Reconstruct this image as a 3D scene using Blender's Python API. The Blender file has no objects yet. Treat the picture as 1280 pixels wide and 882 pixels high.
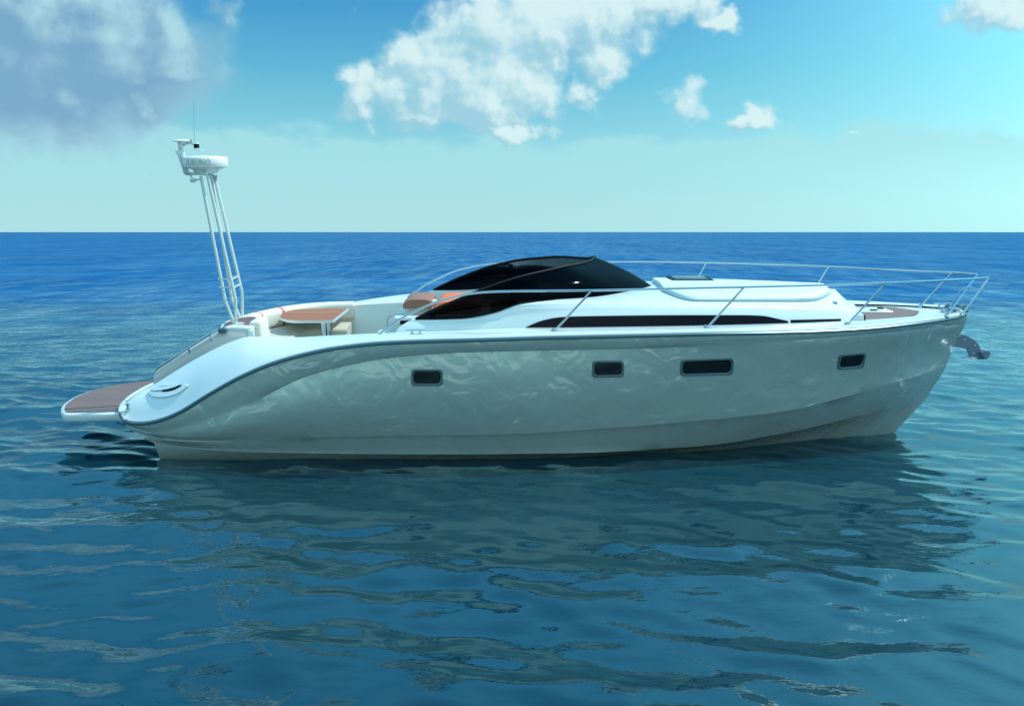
import bpy, bmesh, math, random
import numpy as np
from mathutils import Vector, Matrix
from mathutils.bvhtree import BVHTree

random.seed(7)
rng = np.random.default_rng(11)
SC = bpy.context.scene
COL = SC.collection
R = math.radians

# ---------------------------------------------------------------- camera
CAM_H = 2.74                      # eye height above the water, metres
FPX = 1130.0                      # focal length in photograph pixels (1280 wide)
cam_d = bpy.data.cameras.new("camera")
cam = bpy.data.objects.new("camera", cam_d)
COL.objects.link(cam)
cam.location = (0, 0, CAM_H)
cam.rotation_euler = (R(90), 0, 0)
cam_d.sensor_width = 36
cam_d.lens = 36 * FPX / 1280
cam_d.shift_y = -(441 - 290) / 1280
cam_d.clip_start = 0.1
cam_d.clip_end = 60000
SC.camera = cam

# ---------------------------------------------------------------- light and sky
SUN_AZ, SUN_EL = 73.0, 56.0       # degrees right of the view axis, degrees up
SUN_DIR = Vector((math.sin(R(SUN_AZ)) * math.cos(R(SUN_EL)),
                  math.cos(R(SUN_AZ)) * math.cos(R(SUN_EL)), math.sin(R(SUN_EL))))
sun_d = bpy.data.lights.new("sun", 'SUN')
sun_d.energy = 4.2
sun_d.angle = R(0.6)
sun_d.color = (1.0, 0.97, 0.92)
sun = bpy.data.objects.new("sun", sun_d)
COL.objects.link(sun)
sun.location = SUN_DIR * 50
sun.rotation_euler = (-SUN_DIR).to_track_quat('-Z', 'Y').to_euler()

SC.view_settings.view_transform = 'Standard'
SC.view_settings.look = 'None'
SC.view_settings.exposure = 0.02
SC.view_settings.gamma = 1.0
SC.render.engine = 'CYCLES'
SC.cycles.use_denoising = True
SC.cycles.max_bounces = 8
SC.cycles.transparent_max_bounces = 12
SC.cycles.caustics_reflective = True
SC.cycles.blur_glossy = 0.25
SC.cycles.caustics_refractive = False
SC.cycles.sample_clamp_indirect = 6

SKY_STRENGTH = 0.1


def nn(t, kind, **kw):
    n = t.nodes.new(kind)
    for k, v in kw.items():
        setattr(n, k, v)
    return n


def mth(t, op, a, b=None, c=None, clamp=False):
    n = t.nodes.new('ShaderNodeMath')
    n.operation = op
    n.use_clamp = clamp
    for i, x in enumerate((a, b, c)):
        if x is None:
            continue
        if isinstance(x, (int, float)):
            n.inputs[i].default_value = x
        else:
            t.links.new(x, n.inputs[i])
    return n.outputs[0]


def mixc(t, fac, a, b, mode='MIX'):
    n = t.nodes.new('ShaderNodeMix')
    n.data_type = 'RGBA'
    n.blend_type = mode
    for sock, x in ((n.inputs[0], fac), (n.inputs[6], a), (n.inputs[7], b)):
        if isinstance(x, (int, float)):
            sock.default_value = x
        elif isinstance(x, (tuple, list)):
            sock.default_value = (*x[:3], 1)
        else:
            t.links.new(x, sock)
    return n.outputs[2]


def smooth(t, x, lo, hi):
    n = t.nodes.new('ShaderNodeMapRange')
    n.interpolation_type = 'SMOOTHSTEP'
    t.links.new(x, n.inputs[0])
    n.inputs[1].default_value = lo
    n.inputs[2].default_value = hi
    return n.outputs[0]


def srgb(r, g, b, k=1.0):
    def f(c):
        c /= 255.0
        return (c / 12.92 if c <= 0.04045 else ((c + 0.055) / 1.055) ** 2.4) * k
    return (f(r), f(g), f(b))


# clouds: lobes placed by compass bearing and height above the horizon (degrees)
def bearing(px):
    return math.degrees(math.atan((px - 640) / FPX))


def height(px, py):
    return math.degrees(math.atan((290 - py) / math.hypot(FPX, px - 640)))


CUMULUS = [  # bearing px, height px, half width px, half height px, weight
    (590, 95, 105, 62, 1.25), (640, 40, 95, 62, 1.2), (520, 70, 42, 38, 1.0), (453, 122, 30, 34, 1.05),
    (660, 110, 45, 42, 1.0), (740, 25, 90, 42, 1.05), (752, 70, 42, 38, .85), (830, 8, 50, 26, 1.0),
    (903, 26, 26, 17, .95), (725, 117, 28, 22, .9), (858, 125, 36, 30, .82), (940, 153, 36, 17, .95),
    (880, -5, 24, 40, .8), (570, 144, 130, 20, .95), (600, 118, 110, 36, 1.15), (485, 112, 46, 36, 1.0), (1240, 6, 66, 34, 1.0), (1068, 169, 14, 6, .55),
    (1100, -60, 120, 40, 1.0), (500, -70, 200, 50, 1.0), (640, 165, 78, 14, .85), (183, 98, 14, 18, .5),
]
STRATUS = [
    (60, 70, 200, 100, 1.35), (10, 20, 170, 80, 1.3), (180, 45, 66, 75, .95), (90, 130, 110, 34, .85),
    (222, 80, 22, 52, .7), (275, 8, 22, 26, .6), (205, 140, 22, 18, .55),
]


def cloud_group(name, lobes, scale, amp, detail):
    g = bpy.data.node_groups.new(name, 'ShaderNodeTree')
    g.interface.new_socket('P', in_out='INPUT', socket_type='NodeSocketVector')
    g.interface.new_socket('D', in_out='OUTPUT', socket_type='NodeSocketFloat')
    gi, go = g.nodes.new('NodeGroupInput'), g.nodes.new('NodeGroupOutput')
    P = gi.outputs[0]
    # wobble the lobes' outline
    wn = nn(g, 'ShaderNodeTexNoise', noise_dimensions='2D')
    wn.inputs['Scale'].default_value = 0.55
    wn.inputs['Detail'].default_value = 3
    g.links.new(P, wn.inputs['Vector'])
    sub = nn(g, 'ShaderNodeVectorMath', operation='SUBTRACT')
    g.links.new(wn.outputs['Color'], sub.inputs[0])
    sub.inputs[1].default_value = (.5, .5, .5)
    sc = nn(g, 'ShaderNodeVectorMath', operation='SCALE')
    g.links.new(sub.outputs[0], sc.inputs[0])
    sc.inputs['Scale'].default_value = 2.2
    ad = nn(g, 'ShaderNodeVectorMath', operation='ADD')
    g.links.new(P, ad.inputs[0])
    g.links.new(sc.outputs[0], ad.inputs[1])
    sp = nn(g, 'ShaderNodeSeparateXYZ')
    g.links.new(ad.outputs[0], sp.inputs[0])
    tot = None
    for px, py, hw, hh, wt in lobes:
        a = bearing(px)
        e = height(px, py)
        kx = 1 / (math.degrees(hw / FPX) * math.cos(R(a)) ** 2 + .01)
        ky = 1 / (math.degrees(hh / FPX) * math.cos(R(a)) + .01)
        dx = mth(g, 'MULTIPLY', mth(g, 'SUBTRACT', sp.outputs[0], a), kx)
        dy = mth(g, 'MULTIPLY', mth(g, 'SUBTRACT', sp.outputs[1], e), ky)
        r2 = mth(g, 'ADD', mth(g, 'MULTIPLY', dx, dx), mth(g, 'MULTIPLY', dy, dy))
        v = mth(g, 'MULTIPLY', mth(g, 'EXPONENT', mth(g, 'MULTIPLY', r2, -0.75)), wt)
        tot = v if tot is None else mth(g, 'SMOOTH_MAX', tot, v, 0.25)
    nz = nn(g, 'ShaderNodeTexNoise', noise_dimensions='2D')
    nz.inputs['Scale'].default_value = scale
    nz.inputs['Detail'].default_value = detail
    nz.inputs['Roughness'].default_value = .47
    g.links.new(P, nz.inputs['Vector'])
    bil = mth(g, 'MULTIPLY', mth(g, 'SUBTRACT', nz.outputs[0], .5), amp)
    g.links.new(mth(g, 'ADD', tot, bil), go.inputs[0])
    return g


def build_world():
    w = bpy.data.worlds.new("World")
    SC.world = w
    w.use_nodes = True
    t = w.node_tree
    t.nodes.clear()
    out = nn(t, 'ShaderNodeOutputWorld')
    bg = nn(t, 'ShaderNodeBackground')
    bg.inputs[1].default_value = SKY_STRENGTH
    t.links.new(bg.outputs[0], out.inputs[0])
    tc = nn(t, 'ShaderNodeTexCoord')
    D = tc.outputs['Generated']
    sp = nn(t, 'ShaderNodeSeparateXYZ')
    t.links.new(D, sp.inputs[0])
    K = 1 / SKY_STRENGTH
    el = mth(t, 'MULTIPLY', mth(t, 'ARCSINE', mth(t, 'MINIMUM', sp.outputs[2], .9999)), 180 / math.pi)
    az = mth(t, 'MULTIPLY', mth(t, 'ARCTAN2', sp.outputs[0], sp.outputs[1]), 180 / math.pi)
    # the physical sky
    sky = nn(t, 'ShaderNodeTexSky')
    sky.sky_type = 'NISHITA'
    sky.sun_disc = False
    sky.sun_elevation = R(SUN_EL)
    sky.sun_rotation = R(SUN_AZ)
    sky.air_density = 1.0
    sky.dust_density = 0.6
    sky.ozone_density = 1.5
    # sky colour by height, measured within the frame, over the physical sky
    ramp = nn(t, 'ShaderNodeValToRGB')
    cr = ramp.color_ramp
    stops = [(0, (172, 229, 236)), (4, (158, 221, 232)), (7, (122, 203, 223)), (10, (90, 183, 216)),
             (14, (60, 154, 208)), (18, (72, 166, 216)), (30, (96, 178, 228)), (60, (92, 172, 224)), (90, (60, 132, 198))]
    while len(cr.elements) < len(stops):
        cr.elements.new(0.5)
    for e, (deg, c) in zip(cr.elements, stops):
        e.position = deg / 90
        e.color = (*srgb(*c, 1.9 if 25 < deg < 70 else 1.25 if deg == 18 else 1.0), 1)  # unseen sky above the frame is raised to brighten the water's reflections
    t.links.new(mth(t, 'DIVIDE', mth(t, 'MAXIMUM', el, 0), 90), ramp.inputs[0])
    rampk = mixc(t, 1.0, ramp.outputs[0], (K, K, K), 'MULTIPLY')
    base = mixc(t, 0.10, rampk, sky.outputs[0])
    # sky glow set apart from the sun, added to brighten the sea at right
    GLOW = Vector((math.sin(R(48)) * math.cos(R(25)), math.cos(R(48)) * math.cos(R(25)), math.sin(R(25))))
    dt = nn(t, 'ShaderNodeVectorMath', operation='DOT_PRODUCT')
    t.links.new(D, dt.inputs[0])
    dt.inputs[1].default_value = tuple(GLOW)
    dd = mth(t, 'MAXIMUM', dt.outputs['Value'], 0)
    gl = mth(t, 'ADD', mth(t, 'MULTIPLY', mth(t, 'POWER', dd, 13.0), 2.1), mth(t, 'MULTIPLY', mth(t, 'POWER', dd, 5.0), .22))
    base = mixc(t, 1.0, base, mixc(t, 1.0, (.20 * K, .50 * K, .46 * K), gl, 'MULTIPLY'), 'ADD')
    # clouds
    cv = nn(t, 'ShaderNodeCombineXYZ')
    t.links.new(az, cv.inputs[0])
    t.links.new(el, cv.inputs[1])

    def field(g, off):
        ad = nn(t, 'ShaderNodeVectorMath', operation='ADD')
        t.links.new(cv.outputs[0], ad.inputs[0])
        ad.inputs[1].default_value = (*off, 0)
        n = nn(t, 'ShaderNodeGroup')
        n.node_tree = g
        t.links.new(ad.outputs[0], n.inputs[0])
        return n.outputs[0]
    # low bank of pale haze cloud along the horizon
    bn = nn(t, 'ShaderNodeTexNoise', noise_dimensions='2D')
    bn.inputs['Scale'].default_value = .22
    bn.inputs['Detail'].default_value = 7
    bn.inputs['Roughness'].default_value = .58
    sv = nn(t, 'ShaderNodeVectorMath', operation='MULTIPLY')
    t.links.new(cv.outputs[0], sv.inputs[0])
    sv.inputs[1].default_value = (1, 1.8, 1)
    t.links.new(sv.outputs[0], bn.inputs['Vector'])
    edge = mth(t, 'ADD', 4.1, mth(t, 'MULTIPLY', bn.outputs[0], 4.4))
    bank = mth(t, 'SUBTRACT', 1.0, smooth(t, mth(t, 'SUBTRACT', el, edge), -1.1, 0.25))
    bank = mth(t, 'MULTIPLY', bank, smooth(t, el, 1.5, 6.0))
    base = mixc(t, mth(t, 'MULTIPLY', bank, .68), base, srgb(172, 228, 234, K))
    g2 = cloud_group('stratus_field', STRATUS, .26, .55, 6)
    d0, d1 = field(g2, (0, 0)), field(g2, (.9, .7))
    al = smooth(t, d0, .30, .80)
    lit = smooth(t, mth(t, 'SUBTRACT', d0, d1), -.04, .34)
    thin = mth(t, 'SUBTRACT', 1.0, smooth(t, d0, .5, 1.0))
    colr = mixc(t, mth(t, 'MAXIMUM', lit, mth(t, 'MULTIPLY', thin, .45)), srgb(122, 168, 200, K), srgb(178, 220, 230, K))
    base = mixc(t, mth(t, 'MULTIPLY', mth(t, 'MULTIPLY', al, .9), mth(t, 'SUBTRACT', 1.0, smooth(t, el, 13.5, 16.5))), base, colr)
    g1 = cloud_group('cumulus_field', CUMULUS, .42, .80, 8)
    c0, c1, c2 = field(g1, (0, 0)), field(g1, (.35, .40)), field(g1, (1.1, 1.2))
    al = smooth(t, c0, .36, .80)
    l1 = mth(t, 'MULTIPLY', mth(t, 'SUBTRACT', c0, c1), 2.0)
    l2 = mth(t, 'MULTIPLY', mth(t, 'SUBTRACT', c0, c2), 1.0)
    lit = smooth(t, mth(t, 'ADD', l1, l2), -.55, .60)
    colr = mixc(t, lit, srgb(158, 207, 224, K), srgb(216, 242, 244, K))
    base = mixc(t, mth(t, 'MULTIPLY', mth(t, 'MULTIPLY', al, .95), mth(t, 'SUBTRACT', 1.0, smooth(t, el, 15, 19))), base, colr)
    # loose cloud over the rest of the sky, which the water mirrors
    hn = nn(t, 'ShaderNodeTexNoise')
    hn.inputs['Scale'].default_value = 3.2
    hn.inputs['Detail'].default_value = 6
    t.links.new(D, hn.inputs['Vector'])
    hi = mth(t, 'MULTIPLY', smooth(t, hn.outputs[0], .58, .85), smooth(t, el, 18, 40))
    base = mixc(t, mth(t, 'MULTIPLY', hi, .12), base, srgb(196, 226, 236, K))
    # unseen bright cloud bank behind the viewer, added to light the near hull
    back = mth(t, 'MULTIPLY', smooth(t, mth(t, 'MULTIPLY', sp.outputs[1], -1.0), -.05, .45), smooth(t, hn.outputs[0], .30, .55))
    base = mixc(t, mth(t, 'MULTIPLY', back, .8), base, srgb(210, 240, 235, K * 1.12))
    t.links.new(base, bg.inputs[0])
    w.cycles.sampling_method = 'MANUAL'
    w.cycles.sample_map_resolution = 1024


build_world()

# ---------------------------------------------------------------- materials


def mat(name, color, rough=.4, metal=0.0, coat=0.0, spec=.5, var=0.0, vscale=6.0, bump=0.0, bscale=60.0, bdist=.01):
    m = bpy.data.materials.new(name)
    m.use_nodes = True
    t = m.node_tree
    p = t.nodes['Principled BSDF']
    p.inputs['Roughness'].default_value = rough
    p.inputs['Metallic'].default_value = metal
    p.inputs['Coat Weight'].default_value = coat
    p.inputs['Coat Roughness'].default_value = .06
    p.inputs['Specular IOR Level'].default_value = spec
    p.inputs['Base Color'].default_value = (*color, 1)
    tc = nn(t, 'ShaderNodeTexCoord')
    if var:
        n = nn(t, 'ShaderNodeTexNoise')
        n.inputs['Scale'].default_value = vscale
        n.inputs['Detail'].default_value = 5
        t.links.new(tc.outputs['Object'], n.inputs['Vector'])
        c = mixc(t, n.outputs[0], tuple(x * (1 - var) for x in color), tuple(min(1, x * (1 + var)) for x in color))
        t.links.new(c, p.inputs['Base Color'])
        rr = mth(t, 'ADD', mth(t, 'MULTIPLY', n.outputs[0], .12), rough - .06, clamp=True)
        t.links.new(rr, p.inputs['Roughness'])
    if bump:
        n = nn(t, 'ShaderNodeTexNoise')
        n.inputs['Scale'].default_value = bscale
        n.inputs['Detail'].default_value = 3
        t.links.new(tc.outputs['Object'], n.inputs['Vector'])
        b = nn(t, 'ShaderNodeBump')
        b.inputs['Strength'].default_value = bump
        b.inputs['Distance'].default_value = bdist
        t.links.new(n.outputs[0], b.inputs['Height'])
        t.links.new(b.outputs[0], p.inputs['Normal'])
    return m


def teak(name, c1, c2, width, axis='Y'):
    m = bpy.data.materials.new(name)
    m.use_nodes = True
    t = m.node_tree
    p = t.nodes['Principled BSDF']
    p.inputs['Roughness'].default_value = .6
    tc = nn(t, 'ShaderNodeTexCoord')
    sp = nn(t, 'ShaderNodeSeparateXYZ')
    t.links.new(tc.outputs['Object'], sp.inputs[0])
    x = mth(t, 'DIVIDE', sp.outputs[axis], width)
    fr = mth(t, 'FRACT', x)
    seam = mth(t, 'LESS_THAN', fr, .09)
    n = nn(t, 'ShaderNodeTexNoise')
    mp = nn(t, 'ShaderNodeMapping')
    mp.inputs['Scale'].default_value = (3, 40, 3) if axis == 'Y' else (40, 3, 3)
    t.links.new(tc.outputs['Object'], mp.inputs[0])
    n.inputs['Scale'].default_value = 1.5
    n.inputs['Detail'].default_value = 5
    t.links.new(mp.outputs[0], n.inputs['Vector'])
    wn = nn(t, 'ShaderNodeTexWhiteNoise', noise_dimensions='1D')
    t.links.new(mth(t, 'FLOOR', x), wn.inputs['W'])
    f = mth(t, 'ADD', mth(t, 'MULTIPLY', n.outputs[0], .7), mth(t, 'MULTIPLY', wn.outputs[0], .3))
    c = mixc(t, f, c1, c2)
    c = mixc(t, mth(t, 'MULTIPLY', seam, .75), c, (.02, .018, .016))
    t.links.new(c, p.inputs['Base Color'])
    return m


M = {}
M['gel'] = mat('white_gelcoat', (.61, .745, .755), .24, coat=.4, var=.025)
M['hull'] = mat('pearl_hull_paint', (.53, .625, .575), .20, metal=.5, coat=.9, var=.05, vscale=1.2, bump=1.0, bscale=1.9, bdist=.020)
M['grey'] = mat('grey_gelcoat', (.50, .55, .55), .35, var=.04)
M['liner'] = mat('cockpit_moulding', (.66, .68, .63), .4, var=.04)
_t = M['hull'].node_tree
_p = _t.nodes['Principled BSDF']
_p.inputs['Coat IOR'].default_value = 2.1
_p.inputs['Coat Roughness'].default_value = .10
_tc = nn(_t, 'ShaderNodeTexCoord')
_n = nn(_t, 'ShaderNodeTexNoise')
_n.inputs['Scale'].default_value = 2.3
_n.inputs['Detail'].default_value = 2.5
_n.inputs['Distortion'].default_value = .8
_t.links.new(_tc.outputs['Object'], _n.inputs['Vector'])
_b = nn(_t, 'ShaderNodeBump')
_b.inputs['Strength'].default_value = 1.0
_b.inputs['Distance'].default_value = .095
_t.links.new(_n.outputs[0], _b.inputs['Height'])
_t.links.new(_b.outputs[0], _p.inputs['Coat Normal'])
M['rub'] = mat('rubbing_strake_grey', (.06, .14, .17), .3, metal=.3)
M['steel'] = mat('polished_steel', (.46, .56, .60), .14, metal=1.0)
M['mast'] = mat('painted_aluminium', (.62, .70, .68), .32, metal=.25, coat=.3)
M['dome'] = mat('dome_plastic', (.72, .78, .76), .4, var=.03)
M['letters'] = mat('grey_lettering', (.40, .48, .49), .5)
M['black'] = mat('black_trim', (.005, .006, .007), .5, spec=.12)
M['frame'] = mat('porthole_rubber', (.075, .13, .14), .35, coat=.3)
M['pane'] = mat('dark_glass_pane', (.004, .006, .009), .05, spec=.6)
M['band'] = mat('black_window_band', (.003, .005, .009), .10, spec=.15)
M['leather'] = mat('cream_leather', (.70, .71, .62), .5, var=.04, bump=.15, bscale=90)
M['leather2'] = mat('beige_leather', (.50, .49, .40), .55, var=.05, bump=.15, bscale=90)
M['red'] = mat('red_piping', (.62, .09, .03), .5)
M['brown'] = mat('tan_leather', (.27, .125, .075), .55, var=.12, vscale=30, bump=.3, bscale=120)
M['orange'] = mat('orange_leather', (.72, .15, .02), .55, var=.08, bump=.2, bscale=120)
M['floor'] = mat('cockpit_sole', (.28, .30, .26), .6, var=.1)
M['teak'] = teak('weathered_teak', (.105, .066, .055), (.20, .135, .115), .055)
M['table'] = teak('varnished_table_wood', (.25, .082, .028), (.37, .14, .05), .30)
M['table'].node_tree.nodes['Principled BSDF'].inputs['Roughness'].default_value = .6
M['anchor'] = mat('galvanised_anchor', (.17, .25, .34), .38, metal=.3, var=.12, vscale=14)
M['pad'] = mat('pale_deck_cushion', (.50, .65, .67), .55, var=.02, bump=.08, bscale=150)

g = bpy.data.materials.new('smoked_glass')
g.use_nodes = True
t = g.node_tree
t.nodes.clear()
o_ = nn(t, 'ShaderNodeOutputMaterial')
tr = nn(t, 'ShaderNodeBsdfTransparent')
tr.inputs[0].default_value = (.005, .0055, .007, 1)
gl_ = nn(t, 'ShaderNodeBsdfGlossy')
gl_.inputs['Roughness'].default_value = .03
gl_.inputs['Color'].default_value = (.42, .48, .52, 1)
fr_ = nn(t, 'ShaderNodeFresnel')
fr_.inputs[0].default_value = 1.19
mx = nn(t, 'ShaderNodeMixShader')
t.links.new(fr_.outputs[0], mx.inputs[0])
t.links.new(tr.outputs[0], mx.inputs[1])
t.links.new(gl_.outputs[0], mx.inputs[2])
t.links.new(mx.outputs[0], o_.inputs[0])
M['glass'] = g

# ---------------------------------------------------------------- helpers


def pchip(xs, ys):
    xs = np.array(xs, float)
    ys = np.array(ys, float)
    h = np.diff(xs)
    d = np.diff(ys) / h
    m = np.zeros(len(xs))
    for i in range(1, len(xs) - 1):
        if d[i - 1] * d[i] > 0:
            w1, w2 = 2 * h[i] + h[i - 1], h[i] + 2 * h[i - 1]
            m[i] = (w1 + w2) / (w1 / d[i - 1] + w2 / d[i])
    m[0], m[-1] = d[0], d[-1]

    def f(x):
        x = min(max(x, xs[0]), xs[-1])
        i = min(max(int(np.searchsorted(xs, x)) - 1, 0), len(h) - 1)
        tt = (x - xs[i]) / h[i]
        return float((2 * tt**3 - 3 * tt**2 + 1) * ys[i] + (tt**3 - 2 * tt**2 + tt) * h[i] * m[i]
                     + (-2 * tt**3 + 3 * tt**2) * ys[i + 1] + (tt**3 - tt**2) * h[i] * m[i + 1])
    return f


def spline(pts, per=6):
    """Catmull-Rom through 3D points."""
    P = [Vector(p) for p in pts]
    P = [P[0] * 2 - P[1]] + P + [P[-1] * 2 - P[-2]]
    out = []
    for i in range(1, len(P) - 2):
        for k in range(per):
            s = k / per
            a, b, c, d = P[i - 1], P[i], P[i + 1], P[i + 2]
            out.append(0.5 * ((2 * b) + (c - a) * s + (2 * a - 5 * b + 4 * c - d) * s * s + (3 * b - a - 3 * c + d) * s**3))
    out.append(P[-2])
    return out


class MB:
    def __init__(self):
        self.v, self.f = [], []

    def add(self, verts, faces):
        o = len(self.v)
        self.v += [tuple(p) for p in verts]
        self.f += [tuple(i + o for i in f) for f in faces]
        return self

    def loft(self, rows, closed=False, caps=False):
        n = len(rows[0])
        vs = [p for r in rows for p in r]
        fs = []
        for i in range(len(rows) - 1):
            for j in range(n if closed else n - 1):
                k = (j + 1) % n
                fs.append((i * n + j, i * n + k, (i + 1) * n + k, (i + 1) * n + j))
        if caps:
            fs.append(tuple(range(n))[::-1])
            fs.append(tuple((len(rows) - 1) * n + j for j in range(n)))
        return self.add(vs, fs)

    def tube(self, path, r, n=10, caps=True):
        P = [Vector(p) for p in path]
        rad = r if isinstance(r, (list, tuple)) else [r] * len(P)
        rows = []
        ref = None
        for i, p in enumerate(P):
            tg = (P[min(i + 1, len(P) - 1)] - P[max(i - 1, 0)]).normalized()
            if ref is None:
                ref = tg.orthogonal().normalized()
            ref = (ref - tg * ref.dot(tg)).normalized()
            bi = tg.cross(ref)
            rows.append([p + (ref * math.cos(2 * math.pi * k / n) + bi * math.sin(2 * math.pi * k / n)) * rad[i] for k in range(n)])
        return self.loft(rows, closed=True, caps=caps)

    def lathe(self, c, prof, n=40, axis=None):
        """prof: (radius, height) pairs around the local up axis at c."""
        c = Vector(c)
        rows = [[c + Vector((r * math.cos(2 * math.pi * k / n), r * math.sin(2 * math.pi * k / n), z)) for k in range(n)] for r, z in prof]
        return self.loft(rows, closed=True, caps=True)

    def box(self, a, b, bev=0.0, seg=3, rot=None, piv=None):
        bm = bmesh.new()
        a, b = Vector(a), Vector(b)
        bmesh.ops.create_cube(bm, size=1.0)
        for v in bm.verts:
            v.co = Vector(((a[i] + b[i]) / 2 + v.co[i] * (b[i] - a[i]) for i in range(3)))
        return self._bev(bm, bev, seg, rot, piv)

    def prism(self, pts, off, bev=0.0, seg=2):
        """pts: planar outline (3D), extruded along the vector off."""
        bm = bmesh.new()
        v1 = [bm.verts.new(Vector(p)) for p in pts]
        v2 = [bm.verts.new(Vector(p) + Vector(off)) for p in pts]
        bm.faces.new(v1[::-1])
        bm.faces.new(v2)
        n = len(pts)
        for i in range(n):
            bm.faces.new((v1[i], v1[(i + 1) % n], v2[(i + 1) % n], v2[i]))
        bmesh.ops.recalc_face_normals(bm, faces=bm.faces)
        return self._bev(bm, bev, seg)

    def _bev(self, bm, bev, seg, rot=None, piv=None):
        if bev:
            es = [e for e in bm.edges if len(e.link_faces) == 2 and e.calc_face_angle(0) > .5]
            bmesh.ops.bevel(bm, geom=es, offset=bev, segments=seg, profile=.5, affect='EDGES', clamp_overlap=True)
        if rot is not None:
            bmesh.ops.transform(bm, matrix=Matrix.Translation(piv) @ rot.to_4x4() @ Matrix.Translation(-Vector(piv)), verts=bm.verts)
        bm.verts.index_update()
        self.add([v.co[:] for v in bm.verts], [[v.index for v in f.verts] for f in bm.faces])
        bm.free()
        return self

    def mirror(self):
        o = len(self.v)
        self.v += [(x, -y, z) for x, y, z in self.v]
        self.f += [tuple(i + o for i in f[::-1]) for f in list(self.f)]
        return self

    def build(self, name, material, parent=None, sharp=32, weld=0.0005, origin=None):
        me = bpy.data.meshes.new(name)
        org = Vector(origin) if origin is not None else Vector((0, 0, 0))
        me.from_pydata([Vector(p) - org for p in self.v], [], self.f)
        bm = bmesh.new()
        bm.from_mesh(me)
        if weld:
            bmesh.ops.remove_doubles(bm, verts=bm.verts, dist=weld)
        bmesh.ops.dissolve_degenerate(bm, edges=bm.edges, dist=1e-5)
        bmesh.ops.recalc_face_normals(bm, faces=bm.faces)
        bm.to_mesh(me)
        bm.free()
        me.polygons.foreach_set('use_smooth', [True] * len(me.polygons))
        me.set_sharp_from_angle(angle=R(sharp))
        if material:
            me.materials.append(material)
        o = bpy.data.objects.new(name, me)
        COL.objects.link(o)
        if parent:
            o.parent = parent
        o.location = org
        return o


def tag(o, label=None, cat=None, group=None, kind=None):
    for k, v in (('label', label), ('category', cat), ('group', group), ('kind', kind)):
        if v:
            o[k] = v
    return o


# the yacht floats with its keel line parallel to the horizon and leans a little to starboard
YC = 12.4
HEEL = R(4.3)
CH, SH = math.cos(HEEL), math.sin(HEEL)
yacht = bpy.data.objects.new('motor_yacht', None)
COL.objects.link(yacht)
yacht.location = (0, YC, 0)
yacht.rotation_euler = (HEEL, 0, 0)
tag(yacht, 'long white open motor yacht with pearl hull, dark wraparound windscreen and stern radar mast', 'yacht')


def at(px, py, v):
    """measured point of the photograph -> yacht coordinates (along, up) at lateral distance v from the keel line"""
    a, e = (px - 640) / FPX, (290 - py) / FPX
    w = (CAM_H + e * (YC + v * CH) - v * SH) / (CH + e * SH)
    return a * (YC + v * CH - w * SH), w


def A(px, py, v):
    u, w = at(px, py, v)
    return Vector((u, v, w))


def atf(px, py, fv):
    u = (px - 640) / FPX * YC
    for _ in range(12):
        v = fv(u)
        u, w = at(px, py, v)
    return Vector((u, v, w))


def water_pt(px, py):
    Y = CAM_H * FPX / (py - 290)
    X = (px - 640) / FPX * Y
    y = Y - YC
    return Vector((X, y * CH, -y * SH))


def level_pt(px, py, z):
    Y = (CAM_H - z) * FPX / (py - 290)
    X = (px - 640) / FPX * Y
    y = Y - YC
    return Vector((X, y * CH + z * SH, -y * SH + z * CH))


ROT = Matrix.Rotation(HEEL, 3, 'X')


def ray(px, py):
    d = Vector(((px - 640) / FPX, 1, (290 - py) / FPX))
    o = Vector((0, -YC, CAM_H))
    return ROT.transposed() @ o, (ROT.transposed() @ d).normalized()


# ---------------------------------------------------------------- yacht lines (along, half breadth)
b_gun = pchip([-5.15, -5.0, -4.85, -4.6, -4, -3, -1.5, 0, 1.5, 3, 4, 5, 5.6, 6, 6.16, 6.25],
              [1.02, 1.2, 1.33, 1.48, 1.68, 1.8, 1.86, 1.84, 1.74, 1.5, 1.24, .86, .56, .28, .15, 0])

GUN = [(150.6, 517), (152.5, 522), (156.5, 525.8), (165, 528.5), (177, 529), (190, 527.5), (205, 523.5), (225, 515), (259.5, 494), (299, 472), (339, 455),
       (379, 443.5), (419, 435.5), (480, 429), (540, 426.5), (600, 425), (700, 422), (780, 420.2), (860, 418.2), (980, 416),
       (1080, 411.5), (1150, 404), (1195, 397), (1209.5, 392.5)]
KN1 = [(157, 531), (190, 540), (225, 534), (270, 519), (326, 495), (379, 470), (440, 454), (506, 444), (600, 438.5), (780, 434.5),
       (885, 430.5), (1000, 425), (1100, 417), (1206.5, 405)]
CHI = [(180, 545.5), (240, 550), (326, 550), (440, 545.5), (560, 544), (650, 542), (760, 535), (870, 526), (976, 514.5), (1066, 493), (1095, 484), (1135, 471.5), (1183, 457)]
STR = [(193, 554), (300, 563), (500, 566), (700, 565), (800, 561.5), (879, 557), (976, 542), (1066, 521.5), (1158, 497)]
WAT = [(200, 573), (300, 574.5), (450, 574), (600, 572.8), (700, 571), (800, 566.5), (900, 560), (1000, 551), (1075, 545), (1117, 541.5)]


def lvl(us, k):
    return lambda u: -k(u) * b_gun(u * 6.25 / us if u > 0 else u)


k_kn = pchip([-5, -4.5, -3, 5, 6.3], [.985, .975, .99, .985, .985])
k_ch = pchip([-5, -4, -2, 0, 3.5, 5.8], [.965, .955, .925, .92, .87, .80])
k_st = pchip([-5, -4, -2, 0, 3.5, 5.7], [.945, .935, .87, .86, .70, .62])


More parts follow.
